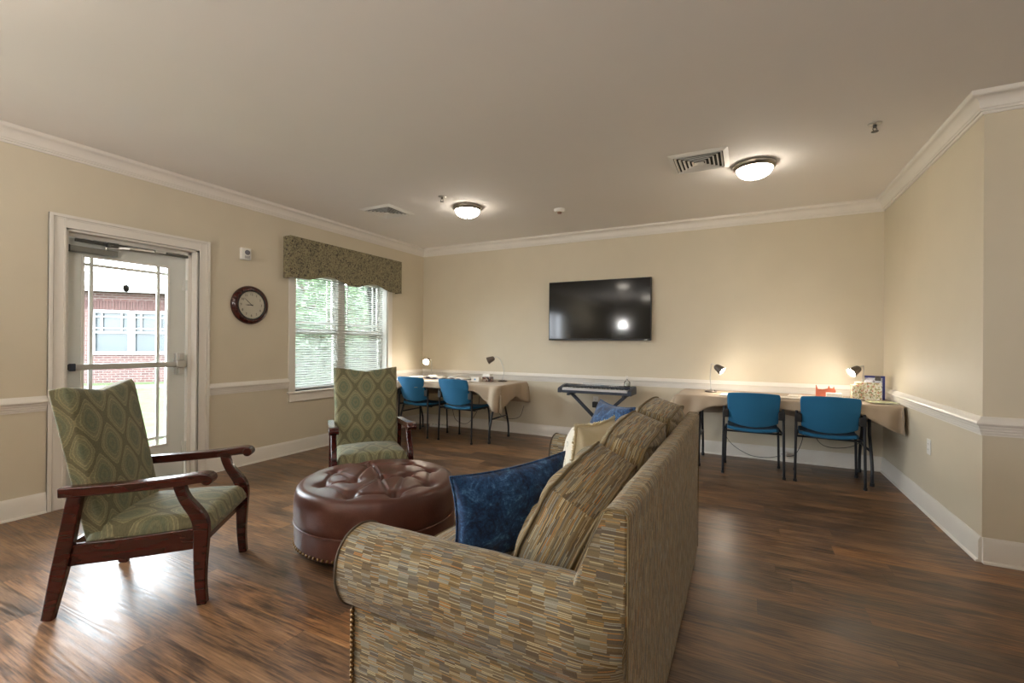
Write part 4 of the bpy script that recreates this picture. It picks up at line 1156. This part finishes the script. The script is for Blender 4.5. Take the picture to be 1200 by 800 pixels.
for y in (SY0, SY1):
    bm = nb(); tube(bm, [(SXB+.003, y, z) for z in (.05,.2,.4,.6,.8)]+[(SXB+.002, y, .843), (SXB-.010, y, .852), (SXB-.050, y, .852), (SXB-.061, y, .842), (SXB-.088, y, .78), (SXB-.13, y, .68)], .0024, 6); obj('welt', bm, 'welt', bk, smooth=True)
# rear side bulge where arm roll meets the back
for x in (SX0+.10, SXB-.10):
    for y in (SY0+.10, SY1-.10): bm = nb(); lathe(bm, [(0,0), (.026,0), (.034,.05), (0,.05)], 14, c=(x, y, 0)); obj('foot', bm, 'wood', S, smooth=True)

def boxcush(w, h, t, seed, puffc=.30, wrinkle=.010, uvswap=False, rc=.075):
    """box cushion in local XY (w by h), thickness along Z, puffy faces; returns body bm and welt paths"""
    bm = nb(); N = 64; ul = bm.loops.layers.uv.active
    def outline(u, v):
        a, b = 2*u-1, 2*v-1
        # squircle-rounded corners and slightly lumpy edges
        k = 1-rc*(a*a*b*b)
        lump = 1+.018*noise.noise((a*2.2+seed, b*2.2, seed))
        return a*w/2*k*lump, b*h/2*k*lump
    def surf(sg):
        def fn(u, v):
            x, y = outline(u, v); a, b = 2*u-1, 2*v-1
            p = (1-a**4)*(1-b**4)
            z = t/2*(.62+puffc*2*p**.7*.6)
            cr = abs(noise.noise((x*5+seed, y*11, sg*2+seed)))
            z += wrinkle*(noise.noise((x*7+seed, y*6, sg))*.9-1.1*math.exp(-(cr/.13)**2)*(.4+.6*noise.noise((x*3,y*3,seed+9))))*min(1, p*3+.15)
            return Vector((x, y, sg*z))
        return fn
    uvf = (lambda u, v: (v*h, u*w)) if uvswap else (lambda u, v: (u*w, v*h))
    F = grid(bm, surf(1), N, N, uvf); K = grid(bm, surf(-1), N, N, uvf)
    def side(a, b, c, d):
        m1 = []
        f = bm.faces.new((F[a][b], F[c][d], K[c][d], K[a][b])); hor = b == d
        for lp, q in zip(f.loops, ((a,b,0), (c,d,0), (c,d,1), (a,b,1))):
            s = q[0]*w/N if hor else q[1]*h/N; tt = q[2]*t*.62
            lp[ul].uv = (tt, s) if not uvswap else (s, tt)
    for i in range(N): side(i, 0, i+1, 0); side(i, N, i+1, N)
    for j in range(N): side(0, j, 0, j+1); side(N, j, N, j+1)
    def loop(G):
        return [G[i][0].co.copy() for i in range(N)]+[G[N][j].co.copy() for j in range(N)]+[G[i][N].co.copy() for i in range(N, 0, -1)]+[G[0][j].co.copy() for j in range(N, 0, -1)]
    return bm, loop(F), loop(K)
def put_cushion(name, M4, w, h, t, seed, mat, parent, **kw):
    bm, l1, l2 = boxcush(w, h, t, seed, **kw)
    bm.transform(M4); o = obj(name, bm, mat, parent, auto=80)
    for l in (l1, l2): bm = nb(); tube(bm, [M4 @ p for p in l], .0055, 6, closed=True); obj('welt', bm, 'welt', o, smooth=True)
    return o
def frame(c, ux, uy):
    ux = Vector(ux).normalized(); uy = Vector(uy); uy = (uy-ux*uy.dot(ux)).normalized(); uz = ux.cross(uy)
    m = Matrix((ux, uy, uz)).transposed().to_4x4(); m.translation = Vector(c); return m
# seat cushions
for k in range(3):
    y0_ = SY0+.165+k*.505; put_cushion('seat_cushion', frame((-.80, y0_+.252, .395), (0,1,0), (1,0,0)), .50, .68, .19, 11+k, SM, S, puffc=.22, wrinkle=.004)
# back cushions: local x along y (width), local y up the recline
rec = Vector((.30, 0, .95))
for k, (cx_, yc_, cz_, w, hh_, ux, rec) in enumerate(((-.545, 1.605, .638, .52, .38, (.04,1,.125), (.46,0,.89)), (-.482, 2.09, .700, .56, .43, (0,1,.05), (.33,0,.95)), (-.462, 2.64, .715, .61, .45, (0,1,0), (.28,0,.96)))):
    put_cushion('back_cushion', frame((cx_, yc_, cz_), ux, rec), w, hh_, (.275,.25,.25)[k], 31+k*5, 'sofa_stripe', S, puffc=.30, wrinkle=.026, uvswap=True, rc=(.085,.09,.09)[k])
def pillow(name, label, M4, w, h, t, mat, seed=0, back=None, fringe=None, group=None, pinch=.10):
    bm = nb(); N = 40
    def fn(sg):
        def f(u, v):
            a, b = 2*u-1, 2*v-1
            x = a*w/2*(1-pinch*(1-b*b)); y = b*h/2*(1-pinch*(1-a*a))
            p = max(0, (1-a*a)*(1-b*b))
            z = t/2*p**.42 + (.010*noise.noise((x*8+seed, y*8, sg*3))+.004*noise.noise((x*24, y*24+seed, sg)))*min(1, p*4)
            return Vector((x, y, sg*z))
        return f
    F = grid(bm, fn(1), N, N); nF = len(bm.faces); K = grid(bm, fn(-1), N, N)
    bmesh.ops.remove_doubles(bm, verts=bm.verts, dist=1e-6)
    if back:
        for f in bm.faces:
            if f.calc_center_median().z < 0: f.material_index = 1
    e = empty(name, label, 'pillow', group)
    bm.transform(M4); o = obj('cover', bm, [mat, back] if back else mat, e, smooth=True)
    lp = [fn(1)(i/N, 0) for i in range(N)]+[fn(1)(1, j/N) for j in range(N)]+[fn(1)(i/N, 1) for i in range(N, 0, -1)]+[fn(1)(0, j/N) for j in range(N, 0, -1)]
    if fringe:
        rd = random.Random(3); bm = nb()
        tube(bm, [M4 @ p for p in lp], .007, 6, closed=True)
        for i in range(len(lp)*3):
            k = i/3; p = lp[int(k) % len(lp)].lerp(lp[(int(k)+1) % len(lp)], k % 1); out = Vector((p.x, p.y, 0)).normalized()
            q = p+out*rd.uniform(.010, .018)+Vector((rd.uniform(-.006,.006), rd.uniform(-.006,.006), rd.uniform(-.008,.008)))
            tube(bm, [M4 @ p, M4 @ q], [.0035,.0022], 4)
        obj('fringe', bm, fringe, e, smooth=True)
    else:
        bm = nb(); tube(bm, [M4 @ p for p in lp], .0045, 6, closed=True); obj('seam_piping', bm, mat, e, smooth=True)
    c = M4.translation; return rebase(e, (c.x, c.y, c.z-h/2))
rebase(S, ((SX0+SXB)/2, (SY0+SY1)/2, 0))
pillow('throw_pillow', 'dark blue velvet pillow in the near corner of the sofa behind the rolled arm', frame((-.795,1.560,.625), (.27,.45,.03), (.08,-.04,.99)), .51, .36, .16, 'velvet', 2, group='blue velvet pillows on the sofa')
pillow('throw_pillow', 'blue velvet pillow at the far end of the sofa behind the cream pillow', frame((-.745,2.725,.700), (.65,-.76,.02), (.24,.19,.95)), .46, .42, .17, 'velvet', 8, group='blue velvet pillows on the sofa')
pillow('throw_pillow', 'cream fringed pillow with stitched botanical front leaning in mid sofa', frame((-.735,2.36,.650), (.22,.97,-.02), (.15,-.03,.97)), .40, .40, .26, 'cream', 5, back='embro', fringe='fringe')

# ------------------------------------------------------------------ outside
struct('ground', box(nb(), -60, XL-TH, -40, 60, -.2, -.1), 'grass')
struct('patio', box(nb(), XL-TH-1.1, XL-TH, .6, 3.4, -.1, -.02), 'conc')
bm = nb(); tmp = [(-13.8,-6), (-11.9,-5), (-13.3,9.0), (-8.6,16), (-10.1,17)]
p0, dirv = Vector((-17.0, 8.9)), Vector((.64,.77))       # point on the opposite facade, direction along it
nrm = Vector((dirv.y, -dirv.x))
fm = Matrix(((dirv.x, nrm.x, 0, p0.x), (dirv.y, nrm.y, 0, p0.y), (0,0,1,-.1), (0,0,0,1)))   # local x along the facade, y towards us
bm = nb(); box(bm, -14, 10, 1.4, 2.6, 0.0, .02, fm); struct('footpath', bm, 'conc')
e = empty('brick_building', 'red brick building with white double window seen through the glass door', 'building')
WX0, WX1, WZa, WZb = -2.62, -.55, .92, 2.36
bm = nb()
for (a, b, c_, d) in ((-14, WX0, 0, 2.95), (WX1, 10, 0, 2.95), (WX0, WX1, 0, WZa), (WX0, WX1, WZb, 2.95)): box(bm, a, b, -.2, 0, c_, d)
boxuv(bm); bm.transform(fm); obj('brick_wall', bm, 'brick', e)
bm = nb()
for k in range(int(2.9/.078)):
    x = WX0-.4+k*.078; box(bm, x, x+.060, .0, .012, WZb+.02, WZb+.30)
bm.transform(fm); obj('soldier_course', bm, plain('dark_brick', (62,40,37), .9, var=.15), e)
bm = nb(); box(bm, -14.2, 10.2, -.2, .42, 2.95, 3.0, fm); box(bm, -14.2, 10.2, .38, .45, 2.93, 3.18, fm); box(bm, -14.2, 10.2, .45, .55, 3.06, 3.16, fm); obj('eave', bm, 'outtrim', e)
bm = nb(); prism(bm, [(.50,3.18), (-4.0,4.05), (-8.5,3.18)], -14.3, 10.3, 'x'); bm.transform(fm); obj('roof', bm, 'shingle', e)
bm = nb(); f_ = .09
box(bm, WX0, WX1, -.06, .03, WZb-f_, WZb, fm); box(bm, WX0, WX1, -.06, .05, WZa, WZa+f_, fm); box(bm, WX0, WX0+f_, -.06, .03, WZa, WZb, fm); box(bm, WX1-f_, WX1, -.06, .03, WZa, WZb, fm)
xm = (WX0+WX1)/2; box(bm, xm-.09, xm+.09, -.06, .03, WZa, WZb, fm); zm2 = (WZa+WZb)/2; box(bm, WX0, WX1, -.06, .01, zm2-.03, zm2+.03, fm)
for a, b in ((WX0+f_, xm-.09), (xm+.09, WX1-f_)):
    for x in (a+.17, b-.17): box(bm, x-.02, x+.02, -.05, -.01, zm2, WZb-f_, fm)
    for z in (zm2+.13, WZb-f_-.13): box(bm, a, b, -.05, -.01, z-.018, z+.018, fm)
wf = obj('window_frame', bm, 'outtrim', e)
bm = nb(); box(bm, WX0, WX1, -.10, -.08, WZa, WZb, fm); 
n_ = NT('far_window_blinds'); v_ = n_.coord('Object'); z_ = n_.sep(v_)[2]; n_.set(col=n_.ramp(n_.math('FRACT', n_.math('MULTIPLY', z_, 18)), [(.0,(24,30,34)), (.5,(44,52,56))]), rough=.3)
obj('window_pane', bm, n_.m, wf)
rebase(e, (p0.x, p0.y, -.1))

def tree(name, label, x, y, z0, h, r, mat, seed, nl=2600, ls=.09):
    e = empty(name, label, 'tree' if 'tree' in name else 'shrub', 'greenery outside the window'); rd = random.Random(seed)
    bm = nb(); tube(bm, [(0,0,0), (.03,0,h*.3), (0,.02,h*.6)], [.10,.07,.04], 8)
    for k in range(5):
        a = k*1.3+seed; tube(bm, [(0,0,h*(.25+.07*k)), (cos(a)*r*.5, sin(a)*r*.5, h*(.45+.09*k))], [.035,.015], 6)
    obj('trunk', bm, 'bark', e, smooth=True)
    bm = nb(); lobes = [(rd.uniform(-.5,.5)*r, rd.uniform(-.5,.5)*r, h*rd.uniform(.3,.82), r*rd.uniform(.35,.62)) for _ in range(13)]
    for k in range(nl):
        lx, ly, lz, lr = rd.choice(lobes); d = Vector((rd.gauss(0,1), rd.gauss(0,1), rd.gauss(0,1))).normalized()*lr*rd.uniform(.55,1)
        c = Vector((lx, ly, lz))+d; a = Vector((rd.gauss(0,1), rd.gauss(0,1), rd.gauss(0,1))).normalized(); b = a.cross(Vector((rd.gauss(0,1), rd.gauss(0,1), rd.gauss(0,1)))).normalized()
        s = ls*rd.uniform(.6,1.3)
        bm.faces.new([bm.verts.new(q) for q in (c-a*s, c+b*s*.5, c+a*s, c-b*s*.5)])
    obj('foliage', bm, mat, e); return place(e, (x, y, z0))
tree('garden_tree', 'bright green tree outside the window half nearer the clock', -9.0, 7.4, -.1, 4.6, 1.9, 'leafA', 1, 4200)
tree('garden_tree', 'dense green tree outside the window half nearer the room corner', -9.5, 11.0, -.1, 4.2, 2.0, 'leafB', 2, 4200)
tree('garden_shrub', 'low dark green shrub outside below the left window half', -7.6, 6.6, -.1, 1.9, 1.0, 'leafB', 3, 2600, .07)
tree('garden_shrub', 'low bright green shrub outside below the right window half', -8.1, 9.4, -.1, 2.0, 1.2, 'leafA', 4, 2800, .07)

# ------------------------------------------------------------------ light
w = bpy.data.worlds.new('overcast_sky'); scn.world = w; w.use_nodes = True
bg = w.node_tree.nodes['Background']; bg.inputs[0].default_value = (.86,.92,1,1); bg.inputs[1].default_value = 11.0
def portal(loc, rot, sx, sy):
    l = bpy.data.lights.new('daylight_portal', 'AREA'); l.shape = 'RECTANGLE'; l.size = sx; l.size_y = sy; l.cycles.is_portal = True
    o = bpy.data.objects.new('daylight_portal', l); col.objects.link(o); o.location = loc; o.rotation_euler = rot
portal((XL-TH-.02, (WY0+WY1)/2, (WZ0+WZ1)/2), (0, -pi/2, 0), WZ1-WZ0, WY1-WY0)
portal((XL-TH-.02, (DY0+DY1)/2, DZ/2), (0, -pi/2, 0), DZ, DY1-DY0)
portal((XL-TH-.02, (VY0+VY1)/2, (WZ0+WZ1)/2), (0, -pi/2, 0), WZ1-WZ0, VY1-VY0)
for a, b in RW: portal(((a+b)/2, YR-.17, 1.45), (pi/2, 0, 0), b-a, 1.5)

def fill_uplighter(label, x, y, watt):  # unseen uplighter, added to brighten the ceiling and walls
    e = empty('fill_uplighter', label, 'lamp', 'unseen uplighters added behind the viewpoint for fill light')
    bm = nb(); lathe(bm, [(0,0), (.14,0), (.14,.012), (.03,.03), (0,.03)], 28); obj('base', bm, 'nickel', e, auto=40)
    bm = nb(); tube(bm, [(0,0,.02), (0,0,1.72)], .012, 10); obj('pole', bm, 'nickel', e, smooth=True)
    bm = nb(); lathe(bm, [(0,1.70), (.05,1.71), (.12,1.76), (.16,1.83), (.155,1.83), (.115,1.768), (.05,1.722), (0,1.715)], 32); obj('shade', bm, 'nickel', e, smooth=True)
    l = bpy.data.lights.new('fill_uplighter_light', 'POINT'); l.energy = watt; l.color = (1,.97,.93); l.shadow_soft_size = .045
    o = bpy.data.objects.new('fill_uplighter_light', l); col.objects.link(o); o.location = (x, y, 1.84); place(e, (x, y, 0))
fill_uplighter('unseen brushed nickel uplighter added in the left rear of the room for fill light', -3.3, -2.3, 80)
fill_uplighter('unseen brushed nickel uplighter added in the right rear of the room for fill light', 4.2, -1.2, 50)
fill_uplighter('unseen brushed nickel uplighter added in the middle rear of the room for fill light', -.75, -1.3, 55)  # added fill, kept where the television glare suggests a lamp

# ------------------------------------------------------------------ camera
cd = bpy.data.cameras.new('camera'); cam = bpy.data.objects.new('camera', cd); col.objects.link(cam)
yaw, pitch, roll, hcam = .473, .0016, .0074, 1.256
f_ = Vector((-sin(yaw)*cos(pitch), cos(yaw)*cos(pitch), sin(pitch))); r_ = Vector((cos(yaw), sin(yaw), 0)); u_ = r_.cross(f_)
r2 = cos(roll)*r_+sin(roll)*u_; u2 = -sin(roll)*r_+cos(roll)*u_
mw = Matrix((r2, u2, -f_)).transposed().to_4x4(); mw.translation = (0,0,hcam); cam.matrix_world = mw
cd.sensor_width = 36; cd.lens = 535.2/1200*36; cd.shift_y = 2.076/1200; cd.clip_start = .05; cd.clip_end = 300
scn.camera = cam
scn.view_settings.view_transform = 'Standard'; scn.view_settings.look = 'None'; scn.view_settings.gamma = 1; scn.view_settings.use_curve_mapping = False
scn.view_settings.exposure = 1.5
scn.cycles.use_denoising = True; scn.cycles.denoiser = 'OPENIMAGEDENOISE'
scn.cycles.max_bounces = 10; scn.cycles.diffuse_bounces = 6; scn.cycles.transparent_max_bounces = 16
scn.cycles.sample_clamp_indirect = 8.0
